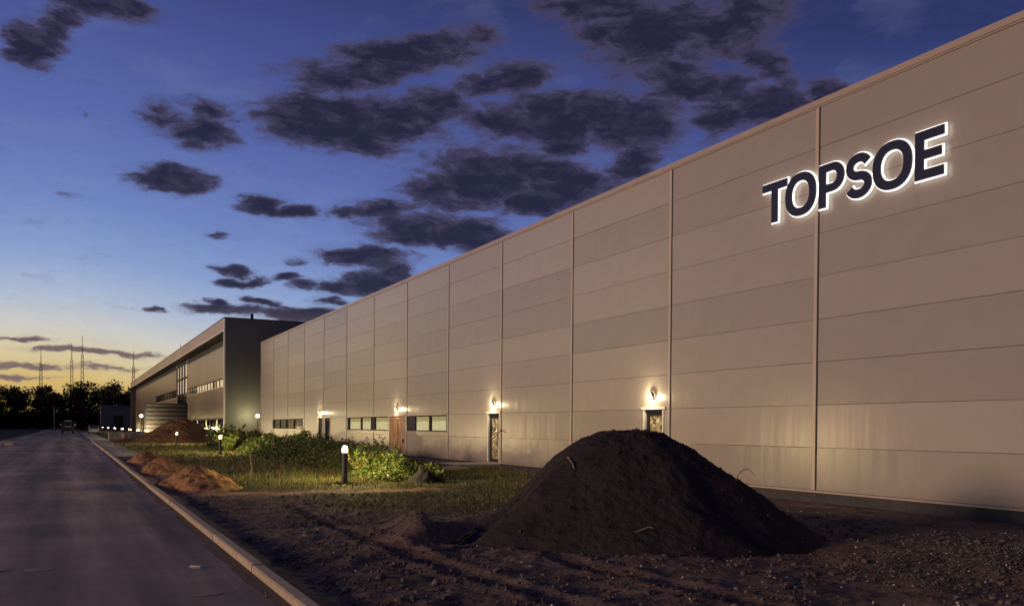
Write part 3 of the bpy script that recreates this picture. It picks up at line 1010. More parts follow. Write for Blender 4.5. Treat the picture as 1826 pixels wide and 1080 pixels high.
def glyph(ch, w):
    h = LH
    if ch == 'T':
        a = (w - SW) / 2
        return [[(0, h), (0, h - .2), (a, h - .2), (a, 0), (a + SW, 0), (a + SW, h - .2), (w, h - .2), (w, h)]]
    if ch == 'E':
        return [[(0, 0), (0, h), (w, h), (w, h - .2), (SW, h - .2), (SW, h / 2 + .10), (w * .92, h / 2 + .10), (w * .92, h / 2 - .09), (SW, h / 2 - .09), (SW, .2), (w, .2), (w, 0)]]
    if ch == 'O':
        return [shift(ring(w, h + .04), 0, -.02), shift(ring(w - 2 * SW, h + .04 - 2 * .2), SW, .18)]
    if ch == 'P':
        def bowl(x1, yb, yt):
            r_ = (yt - yb) / 2
            return [(x1 - r_ + r_ * math.cos(a), yb + r_ + r_ * math.sin(a)) for a in np.linspace(-math.pi / 2, math.pi / 2, 14)]
        outer = [(0, 0), (SW, 0), (SW, .36)] + bowl(w, .36, h) + [(0, h)]
        inner = [(SW, .55)] + bowl(w - SW, .55, h - .19) + [(SW, h - .19)]
        return [outer, inner]
    if ch == 'S':
        r1, r2 = (h - .2) / 4, (h - .2) / 4
        cx = w / 2
        rx = (w - SW) / 2
        cl = []
        for a in np.linspace(rad(22), rad(265), 18):
            cl.append((cx + rx * .95 * math.cos(a), h - .1 - r1 + r1 * math.sin(a)))
        for a in np.linspace(rad(85), rad(-158), 18):
            cl.append((cx + rx * math.cos(a), .1 + r2 + r2 * math.sin(a)))
        return [stroke(cl, .205)]


def glyph_mesh(ch, w, ext, off, m):
    cu = bpy.data.curves.new('glyph', 'CURVE')
    cu.dimensions = '2D'
    cu.fill_mode = 'BOTH'
    cu.extrude = ext / 2
    cu.offset = off
    for pts in glyph(ch, w):
        sp = cu.splines.new('POLY')
        sp.points.add(len(pts) - 1)
        for q, (x, y) in zip(sp.points, pts):
            q.co = (x, y, 0, 1)
        sp.use_cyclic_u = True
    t = bpy.data.objects.new('t', cu)
    COL.objects.link(t)
    dg = bpy.context.evaluated_depsgraph_get()
    me = bpy.data.meshes.new_from_object(t.evaluated_get(dg))
    bpy.data.objects.remove(t, do_unlink=True)
    me.materials.clear()
    me.materials.append(m)
    return me


sign = empty('sign', (SX_, 17.94, SZ_), label='dark letters TOPSOE with white glowing edges high on the hall wall', cat='sign')
for ch, ya, yb in [('T', 17.94, 17.05), ('O', 17.10, 16.06), ('P', 15.96, 15.17), ('S', 15.13, 14.35), ('O', 14.33, 13.27), ('E', 13.19, 12.48)]:
    w = ya - yb
    o = obj('letter', glyph_mesh(ch, w, .035, 0.004, MT['letter']), sign, (0, ya - 17.94, 0))
    # local x runs towards the viewer's right (-Y), y up, z out of the wall
    o.rotation_euler = Matrix(((0, 0, -1), (-1, 0, 0), (0, 1, 0))).to_euler()
    hme = glyph_mesh(ch, w, .04, .032, MT['halo'])
    hme.transform(Matrix.Translation((0, 0, -.040)))
    h_ = obj('halo', hme, o)

# ------------------------------------------------------------------ office block behind
OX, OY0, OY1, OZ = 14.28, 95.0, 256.0, 12.95
off_ = empty('office_building', (OX, OY0, 0), label='long brown office block with deep roof overhang at the end of the hall', cat='office building')


def ob(name, m, x0, x1, y0, y1, z0, z1, parent=None, bevel=0.0, **kw):
    return obj(name, MB().box(x0 - OX, x1 - OX, y0 - OY0, y1 - OY0, z0, z1).mesh(name, m, bevel), parent or off_, **kw)


FX = OX + 1.2
ob('end_wall', MT['b2end'], OX + .13, OX + 40, OY0 - .04, OY0 + .5, -.2, OZ - .004)
ob('end_trim', MT['b2trim'], OX, OX + .128, OY0 - .06, OY0 + .5, -.2, OZ - .002)
ob('joint_strip', MT['b2end'], OX + 1.9, OX + 1.98, OY0 - .055, OY0 - .042, 0, 5.4)
ob('core', MT['dark'], FX + .12, OX + 40, OY0 + .502, OY1 - .5, -.2, OZ - .2)
ob('roof', MT['roof'], OX - .03, OX + 40, OY0 - .08, OY1 + .05, OZ, OZ + .09)
ob('soffit', MT['soffit'], OX + .12, FX + .1, OY0 + .502, OY1 - .502, 11.62, 11.74)
ob('fascia_trim', MT['b2trim'], OX - .03, OX + .11, OY0 - .0, OY1, 11.62, 11.78)
ob('far_end_wall', MT['b2end'], OX + .02, OX + 40, OY1 - .5, OY1, -.2, OZ - .004)
nf = 28
for i in range(nf):
    y0 = OY0 + .5 + (OY1 - OY0 - .5) / nf * i
    y1 = OY0 + .5 + (OY1 - OY0 - .5) / nf * (i + 1) - .05
    ob('fascia_panel', MT['b2fascia'], OX, OX + .10, y0, y1, 11.785, OZ - .003)
# facade pieces: upright cladding panels left and right of the glazed stair tower
def clad(y0, y1, z0, z1, w):
    k = max(1, int(round((y1 - y0) / w)))
    for i in range(k):
        a, b_ = y0 + (y1 - y0) / k * i, y0 + (y1 - y0) / k * (i + 1) - .03
        o = ob('cladding_panel', MT['b2panel'], FX - .0, FX + .10, a, b_, z0, z1)


GY0, GY1 = 138.0, 152.2
ob('lintel', MT['soffit'], FX - .05, FX + .1, OY0 + .505, GY0 - .3, 2.38, 2.56)
clad(OY0 + .55, GY0 - .3, 2.57, 6.02, 7.0)
clad(OY0 + .55, GY0 - .3, 7.10, 10.75, 7.0)
clad(GY1 + .3, OY1 - .55, 7.56, 10.75, 7.0)
ob('overhang_shade_band', MT['soffit'], FX + .03, FX + .1, OY0 + .55, GY0 - .3, 10.752, 11.61)  # dark strip above the cladding, painting in the overhang's shade
ob('overhang_shade_band', MT['soffit'], FX + .03, FX + .1, GY1 + .3, OY1 - .55, 10.752, 11.61)
clad(192.2, OY1 - .55, .1, 7.55, 7.0)
clad(GY1 + .3, 192.1, .1, 6.08, 7.0)
for (w0, w1, z0, z1, lit, lb) in [(OY0 + .6, GY0 - .35, 6.03, 7.09, True, 'long ribbon window, its near half lit'), (GY1 + .35, 192, 6.1, 7.55, False, 'dark ribbon window left of the stair tower')]:
    wdw = empty('window', label=lb)
    wdw.parent = off_
    wdw['label'] = lb
    ob('sill', MT['b2trim'], FX - .08, FX + .1, w0, w1, z0, z0 + .09, wdw)
    ob('frame', MT['frame'], FX - .03, FX + .1, w0, w1, z1 - .12, z1, wdw)
    y = w0
    k = 0
    while y < w1 - 1.4:
        q = min(y + 2.6, w1)
        ob('mullion', MT['frame'], FX - .02, FX + .09, y, y + (.22 if k % 2 else .5), z0 + .092, z1 - .122, wdw)
        ismlit = lit and (y < w0 + 29) and (k % 7 != 5)
        ob('pane', MT['warmglass'] if ismlit else MT['night_glass'], FX + .03, FX + .05, y + (.22 if k % 2 else .5), q, z0 + .092, z1 - .122, wdw)
        y = q
        k += 1
# glazed stair tower
tw = empty('window', label='tall glazed stair tower bay between the cladding')
tw.parent = off_
ob('frame', MT['b2trim'], FX - .06, FX + .1, GY0 - .29, GY0, .1, 11.6, tw)
ob('frame', MT['b2trim'], FX - .06, FX + .1, GY1, GY1 + .29, .1, 11.6, tw)
ob('lower_panel', MT['night_glass'], FX + .02, FX + .06, GY0, GY1, .1, 6.5, tw)
ob('header', MT['soffit'], FX - .02, FX + .1, GY0, GY1, 10.9, 11.6, tw)
for i in range(4):
    a = GY0 + (GY1 - GY0) / 4 * i
    b_ = a + (GY1 - GY0) / 4
    ob('mullion', MT['frame'], FX - .10, FX + .07, b_ - .75, b_, 6.5, 10.9, tw)
    for z0, z1 in ((6.6, 8.75), (9.0, 10.88)):
        ob('pane', MT['warmglass'], FX + .03, FX + .05, a, b_ - .752, z0, z1, tw)
ob('transom', MT['frame'], FX - .12, FX + .02, GY0, GY1, 8.752, 8.998, tw)
# ground floor glazing
gw = empty('window', label='ground floor entrance glazing under the cladding')
gw.parent = off_
y = OY0 + .7
k = 0
while y < GY0 - 1.5:
    ob('mullion', MT['b2panel'] if k % 3 == 1 else MT['frame'], FX + .0, FX + .1, y, y + (1.3 if k % 3 == 1 else .4), .0, 2.37, gw)
    lit = k in (1, 12)
    ob('pane', MT['warmglass'] if lit else MT['night_glass'], FX + .05, FX + .07, y + (1.3 if k % 3 == 1 else .4), y + 3.0, .0, 2.37, gw)
    y += 3.0
    k += 1
# roof bits
ob('vent', MT['frame'], OX + 2.9, OX + 3.15, OY0 + 1, OY0 + 1.3, OZ + .09, OZ + .75)
obj('roof_aerial', MB().tube([(1.5, 55, OZ + .05), (1.5, 55, OZ + 1.9)], [.06, .03], 6).mesh('roof_aerial', MT['frame']), off_)
ob('rooflight', MT['soffit'], OX + 7.0, OX + 11.0, OY0 + 2, OY0 + 6, OZ + .09, OZ + .30)

# slatted screen across the verge
sc_ = empty('slatted_screen', (7.6, 110, 0), label='tall dark framed screen with horizontal slats behind the brown heap', cat='screen')
wS, hS = 4.75, 4.15
for x in (0, wS - .22):
    obj('post', MB().box(x, x + .22, -.11, .11, 0, hS + .12).mesh('post', MT['frame']), sc_)
k = 8
for i in range(k):
    z0 = .25 + (hS - .3) / k * i
    obj('slat', MB().box(.222, wS - .222, -.04, .04, z0 + .16, z0 + (hS - .3) / k - .004).mesh('slat', MT['slat']), sc_)
    obj('rail', MB().box(.222, wS - .222, -.09, .09, z0, z0 + .156).mesh('rail', MT['frame']), sc_)
obj('rail', MB().box(.222, wS - .222, -.09, .09, hS - .05, hS + .10).mesh('rail', MT['frame']), sc_)

# ------------------------------------------------------------------ bollard lights
boll = empty('bollard_light', label='', cat='bollard light')
obj('post', MB().lathe([(.11, -.15), (.11, .02), (.085, .025), (.085, .90), (.09, .905)], 18).mesh('post', MT['post'], smooth=False), boll)
obj('lens', MB().lathe([(.078, .907), (.088, .925), (.088, 1.04), (.078, 1.055)], 18).mesh('lens', MT['glow_glass'], smooth=True), boll)
obj('cap', MB().lathe([(.095, 1.057), (.10, 1.065), (.095, 1.085), (.05, 1.10)], 18).mesh('cap', MT['post']), boll)
for q in range(3):
    rr_ = .0925
    a = q * 2 * math.pi / 3 + .4
    obj('strut', MB().tube([(rr_ * math.cos(a), rr_ * math.sin(a), .90), (rr_ * math.cos(a), rr_ * math.sin(a), 1.06)], .006, 5).mesh('strut', MT['post']), boll)
ld = bpy.data.lights.new('bollard_glow', 'POINT')
ld.energy = 640
ld.color = (1.0, 0.76, 0.34)
ld.shadow_soft_size = .09
lo = bpy.data.objects.new('bollard_glow', ld)
COL.objects.link(lo)
lo.parent = boll
lo.location = (0, 0, 1.22)
bl = [(7.23, 25.2, 'lit dark bollard lamp nearest the camera, in front of the leafy weeds'),
      (7.68, 52.4, 'lit bollard lamp in the grass before the office corner'),
      (7.77, 76.6, 'lit bollard lamp standing in front of the brown soil heap'),
      (7.8, 108.7, 'lit bollard lamp next to the slatted screen'),
      (7.8, 123.9, 'second lit bollard lamp past the slatted screen'),
      (7.8, 141.0, 'third lit bollard lamp past the slatted screen'),
      (7.8, 163.3, 'fourth lit bollard lamp past the slatted screen'),
      (7.8, 191.2, 'third lit bollard lamp from the far end of the row'),
      (7.8, 226.8, 'last but one lit bollard lamp of the far row'),
      (7.8, 268.1, 'farthest lit bollard lamp of the row by the pavement')]
for i, (x, y, lb) in enumerate(bl):
    b_ = boll if i == 0 else copy_tree(boll)
    b_.location = (x, y, float(gh(np.array(x), np.array(y))) - .02)
    prop(b_, lb, 'bollard light', 'lit bollard lamps along the verge')
    if i > 2:                       # far ones widened, the lamps' glare put into their shape
        b_.scale = (2.2, 2.2, 1.0)

# two taller post lamps
pl = empty('post_lamp', label='', cat='post lamp')
obj('post', MB().lathe([(.09, -.1), (.09, .05), (.055, .06), (.05, 2.52)], 12).mesh('post', MT['post']), pl)
obj('globe', MB().lathe([(.05, 2.522), (.15, 2.58), (.19, 2.70), (.15, 2.82), (.05, 2.88)], 14).mesh('globe', MT['glow_white'], smooth=True), pl)
obj('cap', MB().lathe([(.06, 2.882), (.065, 2.90), (.03, 2.93)], 12).mesh('cap', MT['post']), pl)
ld2 = bpy.data.lights.new('post_glow', 'POINT')
ld2.energy = 420
ld2.color = (0.98, 0.90, 0.48)
ld2.shadow_soft_size = .12
lo = bpy.data.objects.new('post_glow', ld2)
COL.objects.link(lo)
lo.parent = pl
lo.location = (-.22, 0.1, 2.72)
for i, (x, y, lb) in enumerate([(17.25, 92.4, 'lit post lamp at the far corner of the hall'), (7.15, 108.0, 'lit post lamp at the left edge of the slatted screen')]):
    q = pl if i == 0 else copy_tree(pl)
    q.location = (x, y, 0)
    prop(q, lb, 'post lamp', 'tall post lamps')
    if i:
        q.children[-1].data = q.children[-1].data


# ------------------------------------------------------------------ soil heaps
def heap(name, cx, cy, rx, ry, h, top, m, seed, label, rough=.08, nr=60, na=130, rot=0.0, sharp=1.15, peaks=None, cat='soil heap'):
    t = np.linspace(0, 2 * np.pi, na, endpoint=False)
    r_ = np.concatenate([np.linspace(0, 1, nr), [1.06, 1.12]])
    RR_, TT = np.meshgrid(r_, t, indexing='ij')
    lobes = 1 + .13 * fbm(np.cos(TT) * 1.3 + seed, np.sin(TT) * 1.3, 1.0, 3, seed)
    x = RR_ * lobes * rx * np.cos(TT)
    y = RR_ * lobes * ry * np.sin(TT)
    prof = np.clip((1 - RR_) / (1 - top), 0, 1)
    prof = np.where(prof < 1, prof ** sharp, 1)
    prof = prof - .06 * np.exp(-((prof - 1) / .12) ** 2)
    z = h * prof
    if peaks:
        z = z * 0
        for (px, py, pr_, ph_) in peaks:
            dd = np.sqrt(((x - px) / pr_) ** 2 + ((y - py) / (pr_ * 1.15)) ** 2)
            z = np.maximum(z, ph_ * np.clip(1 - dd, 0, 1) ** sharp)
    ca, sa = math.cos(rot), math.sin(rot)
    X = x * ca - y * sa
    Y = x * sa + y * ca
    edge = np.clip((1.02 - RR_) * 6, 0, 1)
    z = z + edge * rough * (fbm(X + seed, Y, .9 / max(rx, .8) * 2.2, 3, seed) + .55 * fbm(X, Y + seed, 4.2, 4, seed + 3) + .25 * np.abs(fbm(X, Y, 14, 2, seed + 4)))
    base = gh(X + cx, Y + cy) * np.clip(RR_ * 1.4, 0, 1)
    z = z + base - .02 - .25 * np.clip((RR_ - 1) / .12, 0, 1)
    idx = np.arange(z.size).reshape(z.shape)
    F = np.stack([idx[:-1], idx[1:], np.roll(idx[1:], -1, 1), np.roll(idx[:-1], -1, 1)], -1).reshape(-1, 4)
    V = np.stack([X, Y, z], -1).reshape(-1, 3)
    o = obj(name, np_mesh(name, V, F, m, None, True), None, (cx, cy, 0), label=label, cat=cat)
    return o, V + np.array([cx, cy, 0])


big, bigV = heap('soil_heap', 7.74, 11.22, 2.95, 2.55, 1.74, .17, MT['soil'], 3, 'huge dark soil heap in front of the hall wall', .075, 110, 260, rot=-.45, sharp=1.05)
heap('soil_heap', 3.05, 25.0, 1.2, 2.7, .52, .10, MT['sand'], 8, 'orange earth heap closest to the camera behind the kerb', .15, 40, 90)
heap('soil_heap', 3.0, 33.2, 1.05, 3.2, .6, .1, MT['sand'], 14, 'twin peaked orange earth heap, middle of the three by the kerb', .14, 40, 90, peaks=[(-.1, -1.3, 1.05, .52), (.05, 1.1, 1.1, .58)])
heap('soil_heap', 2.9, 41.2, .95, 2.0, .52, .1, MT['sand'], 19, 'small orange earth heap at the end of the pavement', .11, 36, 80)
heap('soil_heap', 9.3, 87.5, 4.6, 4.4, 2.35, .14, MT['brownsoil'], 25, 'tall brown soil heap in front of the slatted screen', .28, 50, 110)
heap('soil_heap', 9.5, 24.6, .55, .6, .42, .2, MT['soil'], 29, 'little dark soil clump at the tip of the weeds', .12, 26, 50)
heap('soil_heap', 5.1, 93.0, 2.6, 1.6, .35, .2, MT['brownsoil'], 33, 'flat dark spoil bank beside the stacked kerb slabs', .10, 24, 50)

# loose lumps lying on the big heap and around it
sel = RNG.choice(len(bigV), 330, replace=False)
P = bigV[sel] + RNG.normal(0, .02, (330, 3)) * np.array([1, 1, .3])
P = P[P[:, 2] > .05]
stones('soil_lumps', P, RNG.uniform(.008, .030, len(P)), RNG.uniform(.02, .05, (len(P), 1)) * np.array([1.05, .8, .72]))
# clods over the near dirt
n = 11000
X = 2.3 + 10.5 * RNG.random(n)
Y = 4.2 + 17 * RNG.random(n) ** 1.3
Z = gh(X, Y)
keep = (fbm(X, Y, .8, 3, 41) > -.15)
P = np.stack([X, Y, Z - .004], -1)[keep]
stones('dirt_clods', P, np.clip(RNG.lognormal(-4.2, .55, len(P)), .006, .07), RNG.uniform(.045, .125, (len(P), 1)) * np.array([1.05, .86, .78]))
# grey gravel at near right and a scatter of pale chips
n = 7000
X = RNG.normal(11.2, 1.7, n)
Y = RNG.normal(6.9, .9, n)
P = np.stack([X, Y, gh(X, Y)], -1)
P = P[(X < 16.4) & (X > 7.5)]
stones('gravel', P, np.clip(RNG.lognormal(-4.6, .4, len(P)), .005, .03), (.05 + .15 * RNG.random((len(P), 1)) ** 2.2) * np.array([1, .93, .92]))
n = 500
X = 2.3 + 12 * RNG.random(n)
Y = 5 + 17 * RNG.random(n) ** 1.2
P = np.stack([X, Y, gh(X, Y) + .004], -1)
stones('stone_chips', P, RNG.uniform(.006, .02, n), RNG.uniform(.25, .6, (n, 1)) * np.array([1, .95, .9]))

# stems and roots stuck in the heap
def stem(name, pts, r, label, cat):
    return obj(name, MB().tube(pts, r, 6).mesh(name, MT['twig']), label=label, cat=cat)


def hz(x, y):
    d = (bigV[:, 0] - x) ** 2 + (bigV[:, 1] - y) ** 2
    return bigV[np.argmin(d), 2]


pts = []
x0, y0 = 8.78, 10.0
z0 = hz(x0, y0)
for i in range(9):
    t = i / 8
    pts.append((x0 + .24 * t, y0 - .16 * t, z0 - .05 + .25 * math.sin(t * 2.6) ** .7 - .03 * t))
stem('dead_stem', pts, [.010] * 3 + [.008] * 3 + [.005] * 3, 'bent dry stem sticking out of the right flank of the heap', 'stem')
pts = [(6.62 + .32 * t, 9.45 - .2 * t, hz(6.62 + .32 * t, 9.45 - .2 * t) + .03 + .10 * math.sin(t * 3.0) * .6) for t in np.linspace(0, .6, 8)]
stem('root', pts, .006, 'thin pale root arching over the front of the dark heap', 'root')
pts = [(6.55 + .12 * t, 10.9 + .4 * t, hz(6.55 + .12 * t, 10.9 + .4 * t) + .03) for t in np.linspace(0, 1, 6)]
stem('straw', pts, .010, 'straight dry straw lying near the top of the dark heap', 'straw')

# white pipe poking out of the weeds, slabs before the doors
stem('pipe', [(13.1, 38.2, .62), (12.9, 36.2, .46), (12.85, 35.8, .38)], .035, 'white plastic pipe end poking out of the weeds below the boarded door', 'pipe').data.materials[0] = MT['pipe']
box_obj('doorstep', MT['pale'], None, 14.6, 16.7, 34.0, 36.1, -.12, .09, .01, label='pale concrete doorstep in front of the narrow glazed door', cat='doorstep')
for x, y, rx, ry, lb in [(13.2, 31.3, .75, .3, 'pale broken slab lying in the grass, the right one of two'), (12.3, 32.9, .5, .28, 'pale broken slab lying in the grass, the left one of two')]:
    me = sheet('slab', 0, 0, rx, ry, .13, MT['pale'], int(x * 10), 14)
    obj('broken_slab', me, None, (x, y, float(gh(np.array(x), np.array(y))) + .02), label=lb, cat='concrete slab', group='broken slabs in the grass')
box_obj('apron', MT['plinth'], None, 15.9, 16.78, 24.0, 50.0, -.2, .03, kind='structure')

# building material by the pavement
st = empty('block_stack', (3.9, 95.5, 0), label='stack of pale blocks on a pallet beside the pavement', cat='block stack')
obj('pallet', MB().box(-.6, .6, -.6, .6, 0, .12).mesh('pallet', MT['timber']), st)
bme = MB().box(0, .37, 0, .56, 0, .20).mesh('block', MT['pale'], .012)
for k in range(4):
    for i in range(3):
        for j in range(2):
            o = obj('block', bme, st, (-.58 + i * .39 + random.uniform(-.012, .012), -.58 + j * .585 + random.uniform(-.01, .01), .125 + k * .206))
            o.rotation_euler = (0, 0, random.uniform(-.03, .03))
sm = MB().box(-2.0, 2.0, -.15, .15, 0, .22).mesh('kerb_slab', MT['pale'], .015)
for i, (x, y, z, rz, lb) in enumerate([(6.9, 97.0, .02, .02, 'long pale kerb slab lying lowest in the front of the pile'), (6.4, 98.2, .25, -.03, 'long pale kerb slab lying on the front of the pile'),
                                       (7.3, 99.6, .45, .01, 'long pale kerb slab in the middle of the pile'), (7.0, 101.2, .70, -.02, 'long pale kerb slab at the top of the pile'),
                                       (5.6, 96.4, .0, .10, 'skewed pale kerb slab lying beside the pile')]):
    o = obj('kerb_slab', sm, None, (x, y, z), label=lb, cat='kerb slab', group='pale kerb slabs piled by the pavement')
    o.rotation_euler = (0, 0, rz)
for i, (x, y) in enumerate([(6.6, 96.95), (7.7, 99.55)]):
    box_obj('timber_spacer', MT['timber'], None, x - .07, x + .07, y + .3, y + 1.0, .0, .22 if i == 0 else .44, label='short timber spacer %s the pale kerb slabs' % ('at the front of' if i == 0 else 'in the middle of'), cat='timber')
wb = empty('rubble_sack', (4.9, 97.5, 0), label='slumped tan bulk sack between the block stack and the kerb slabs', cat='sack')
me = bpy.data.meshes.new('bag')
bm = bmesh.new()
bmesh.ops.create_icosphere(bm, subdivisions=3, radius=.55)
for v in bm.verts:
    v.co.z = max(v.co.z * .9 + .42, 0) + .05 * math.sin(v.co.x * 9) * math.cos(v.co.y * 8)
    v.co.x *= 1.0 + .08 * math.sin(v.co.z * 9)
bm.to_mesh(me)
bm.free()
me.materials.append(MT['timber'])
obj('bag', me, wb)
obj('strap', MB().tube([(-.3, 0, .85), (-.2, 0, 1.05), (0, 0, 1.1), (.2, 0, 1.05), (.3, 0, .85)], .02, 5).mesh('strap', MT['timber']), wb)


sc2 = empty('paper_scrap', (1.28, 10.62, .004), label='rolled white paper scrap lying on the road near the kerb', cat='litter')
obj('roll', MB().tube([(-.055, .02, .016), (0, 0, .018), (.055, -.025, .015)], [.011, .014, .010], 8).mesh('roll', MT['pipe']), sc2)
obj('flap', MB().add([(-.05, .0, .006), (.05, -.04, .006), (.055, -.07, .003), (-.045, -.03, .002)], [(0, 1, 2, 3)]).mesh('flap', MT['pipe']), sc2)

# ------------------------------------------------------------------ vegetation
def blades(name, X, Y, H, Wd, C, m, lean=.35):
    n = len(X)
    Z = gh(X, Y) - .02
    a = RNG.uniform(0, 2 * np.pi, n)
    la = RNG.uniform(0, 2 * np.pi, n)
    dx, dy = np.cos(a) * Wd / 2, np.sin(a) * Wd / 2
    lx, ly = np.cos(la) * H * lean * RNG.uniform(.2, 1.4, n), np.sin(la) * H * lean * RNG.uniform(.2, 1.4, n)
    V = np.empty((n, 5, 3))
    V[:, 0] = np.stack([X - dx, Y - dy, Z], -1)
    V[:, 1] = np.stack([X + dx, Y + dy, Z], -1)
    V[:, 2] = np.stack([X + dx * .7 + lx * .35, Y + dy * .7 + ly * .35, Z + H * .6], -1)
    V[:, 3] = np.stack([X - dx * .7 + lx * .35, Y - dy * .7 + ly * .35, Z + H * .6], -1)
    V[:, 4] = np.stack([X + lx, Y + ly, Z + H], -1)
    b = (np.arange(n) * 5)[:, None]
    F = np.concatenate([b + np.array([[0, 1, 2]]), b + np.array([[0, 2, 3]]), b + np.array([[3, 2, 4]])])
    return obj(name, np_mesh(name, V.reshape(-1, 3), F, m, np.repeat(C, 5, 0)), kind='stuff')


def gcolors(n, dry=.25):
    g = np.stack([RNG.uniform(.07, .13, n), RNG.uniform(.09, .15, n), RNG.uniform(.018, .04, n)], -1)
    d = np.stack([RNG.uniform(.20, .32, n), RNG.uniform(.15, .23, n), RNG.uniform(.06, .10, n)], -1)
    return np.where((RNG.random(n) < dry)[:, None], d, g)


# weeds bank: a long ridge of leafy weeds towards the hall
def weed_h(X, Y):
    xl = 7.9 + .035 * (Y - 25) + .7 * fbm(Y, Y * 0, .25, 2, 61)
    xr = np.minimum(9.9 + .27 * (Y - 24.5), 15.2) + .5 * fbm(Y, Y * 0 + 7, .3, 2, 62)
    a = sstep(0, 1.3, X - xl) * sstep(0, 1.3, xr - X) * sstep(24.0, 26.3, Y) * sstep(84, 74, Y)
    lump = .66 + .75 * fbm(X, Y, .42, 3, 63) + .25 * fbm(X, Y, 1.3, 2, 64)
    return np.clip(a * lump, 0, 1.35)


n = 150000
Y = 14.5 + 70 * RNG.random(n) ** 1.9
X = 2.4 + 14 * RNG.random(n)
g = zone_grass(X, Y) * (.2 + .8 * sstep(-.2, .3, fbm(X, Y, .9, 4, 71)))
k = (RNG.random(n) < g) & (weed_h(X, Y) < .45)
heapk = ((X - 7.75) / 3.2) ** 2 + ((Y - 11.15) / 3.6) ** 2 > 1
k &= heapk & ~((X < 4.1) & (np.abs(Y - 33) < 11)) & ~((X > 14.4) & (Y > 33.8) & (Y < 36.3)) & (X < 15.7)
X, Y = X[k], Y[k]
far_s = np.clip(Y / 30, .7, 2.4)
H = RNG.uniform(.04, .19, len(X)) * RNG.uniform(.6, 1.15, len(X)) * (.7 + .5 * sstep(20, 30, Y))
blades('grass', X, Y, H, RNG.uniform(.008, .018, len(X)) * far_s, gcolors(len(X), .22), MT['grass'])


def leaves(P, N_, size, C):
    """oval-ish leaf quads folded along the rib"""
    n = len(P)
    d = RNG.normal(0, 1, (n, 3))
    d[:, 2] = np.abs(d[:, 2]) * .5 + .1
    d /= np.linalg.norm(d, axis=1)[:, None]
    s = np.cross(d, RNG.normal(0, 1, (n, 3)))
    s /= np.linalg.norm(s, axis=1)[:, None]
    nn = np.cross(d, s)
    L = size[:, None]
    V = np.empty((n, 6, 3))
    V[:, 0] = P
    V[:, 1] = P + d * L * .4 + s * L * .26 + nn * L * .07
    V[:, 2] = P + d * L * .95 + nn * L * -.06
    V[:, 3] = P + d * L * .4 - s * L * .26 + nn * L * .07
    V[:, 4] = P + d * L * .45
    V[:, 5] = P + d * L * .72 + nn * L * -.02
    b = (np.arange(n) * 6)[:, None]
    F = np.concatenate([b + np.array([[0, 1, 4]]), b + np.array([[0, 4, 3]]), b + np.array([[4, 1, 2]]), b + np.array([[4, 2, 3]])])
    return V.reshape(-1, 3), F, np.repeat(C, 6, 0)


n = 230000
Y = 23.5 + 60 * RNG.random(n) ** 1.7
X = 7.4 + 8.2 * RNG.random(n)
hw = weed_h(X, Y)
k = hw > .12
X, Y, hw = X[k], Y[k], hw[k]
fz = RNG.random(len(X)) ** .6
P = np.stack([X, Y, gh(X, Y) + hw * fz * RNG.uniform(.8, 1.15, len(X))], -1)
C = np.stack([RNG.uniform(.05, .12, len(X)), RNG.uniform(.08, .155, len(X)), RNG.uniform(.015, .035, len(X))], -1)
size = RNG.uniform(.06, .15, len(X)) * np.clip(Y / 38, .75, 1.9)
V, F, C2 = leaves(P, None, size, C)
obj('weeds', np_mesh('weeds', V, F, MT['leaf'], C2), kind='stuff')


def weed_plant(x, y, h, r, ns, nl, label, name='weed_plant', dense=1.0):
    z = float(gh(np.array(x), np.array(y)))
    e = empty(name, (x, y, z), label=label, cat='plant')
    mb = MB()
    Ps = []
    for i in range(ns):
        a = random.uniform(0, 6.28)
        q = random.uniform(.25, 1) * r
        hh_ = h * random.uniform(.65, 1.05)
        pts = [(q * t ** 1.5 * math.cos(a) + .03 * math.sin(5 * t + i), q * t ** 1.5 * math.sin(a), hh_ * t - .03) for t in np.linspace(0, 1, 6)]
        mb.tube(pts, [.012, .011, .009, .007, .005, .003], 5)
        for t in RNG.random(nl) ** .7:
            j = min(int(t * 5), 4)
            f_ = t * 5 - j
            p_ = np.array(pts[j]) * (1 - f_) + np.array(pts[j + 1]) * f_
            Ps.append(p_ + RNG.normal(0, .025, 3))
    obj('stems', mb.mesh('stems', MT['twig']), e)
    Ps = np.array(Ps)
    C = np.stack([RNG.uniform(.09, .17, len(Ps)), RNG.uniform(.13, .21, len(Ps)), RNG.uniform(.02, .05, len(Ps))], -1)
    V, F, C2 = leaves(Ps, None, RNG.uniform(.08, .17, len(Ps)) * dense, C)
    obj('leaves', np_mesh('leaves', V, F, MT['leaf'], C2), e)
    return e


wp_ = [(8.3, 27.0, .85, .5, 'bushy pale green weed just right of the nearest bollard'),
       (9.2, 26.2, .8, .55, 'bright leafy weed near the dark soil clump'),
       (9.9, 28.4, 1.05, .5, 'tall leafy weed below the boarded door'),
       (8.9, 28.8, 1.0, .5, 'leafy weed behind the nearest bollard, on its right'),
       (10.0, 25.6, .5, .4, 'low weed at the right tip of the weed bank'),
       (9.9, 24.2, .35, .25, 'small bright tuft beside the dark soil clump'),
       (8.6, 55.5, 1.0, .8, 'leafy weed behind the bollard by the office corner'),
       (9.6, 58.5, 1.2, .9, 'tall bright weed lit by the second bollard'),
       (10.4, 74.0, 1.3, 1.2, 'bright broad leaved plant right of the brown heap'),
       (12.2, 76.5, 1.9, 1.3, 'dark leafy bush in front of the office glazing'),
       (13.6, 57.0, 1.35, .5, 'thin tall weed against the wall right of the far window band'),
       (12.2, 37.5, 1.25, .7, 'dark weed standing out below the left end of the lit windows')]
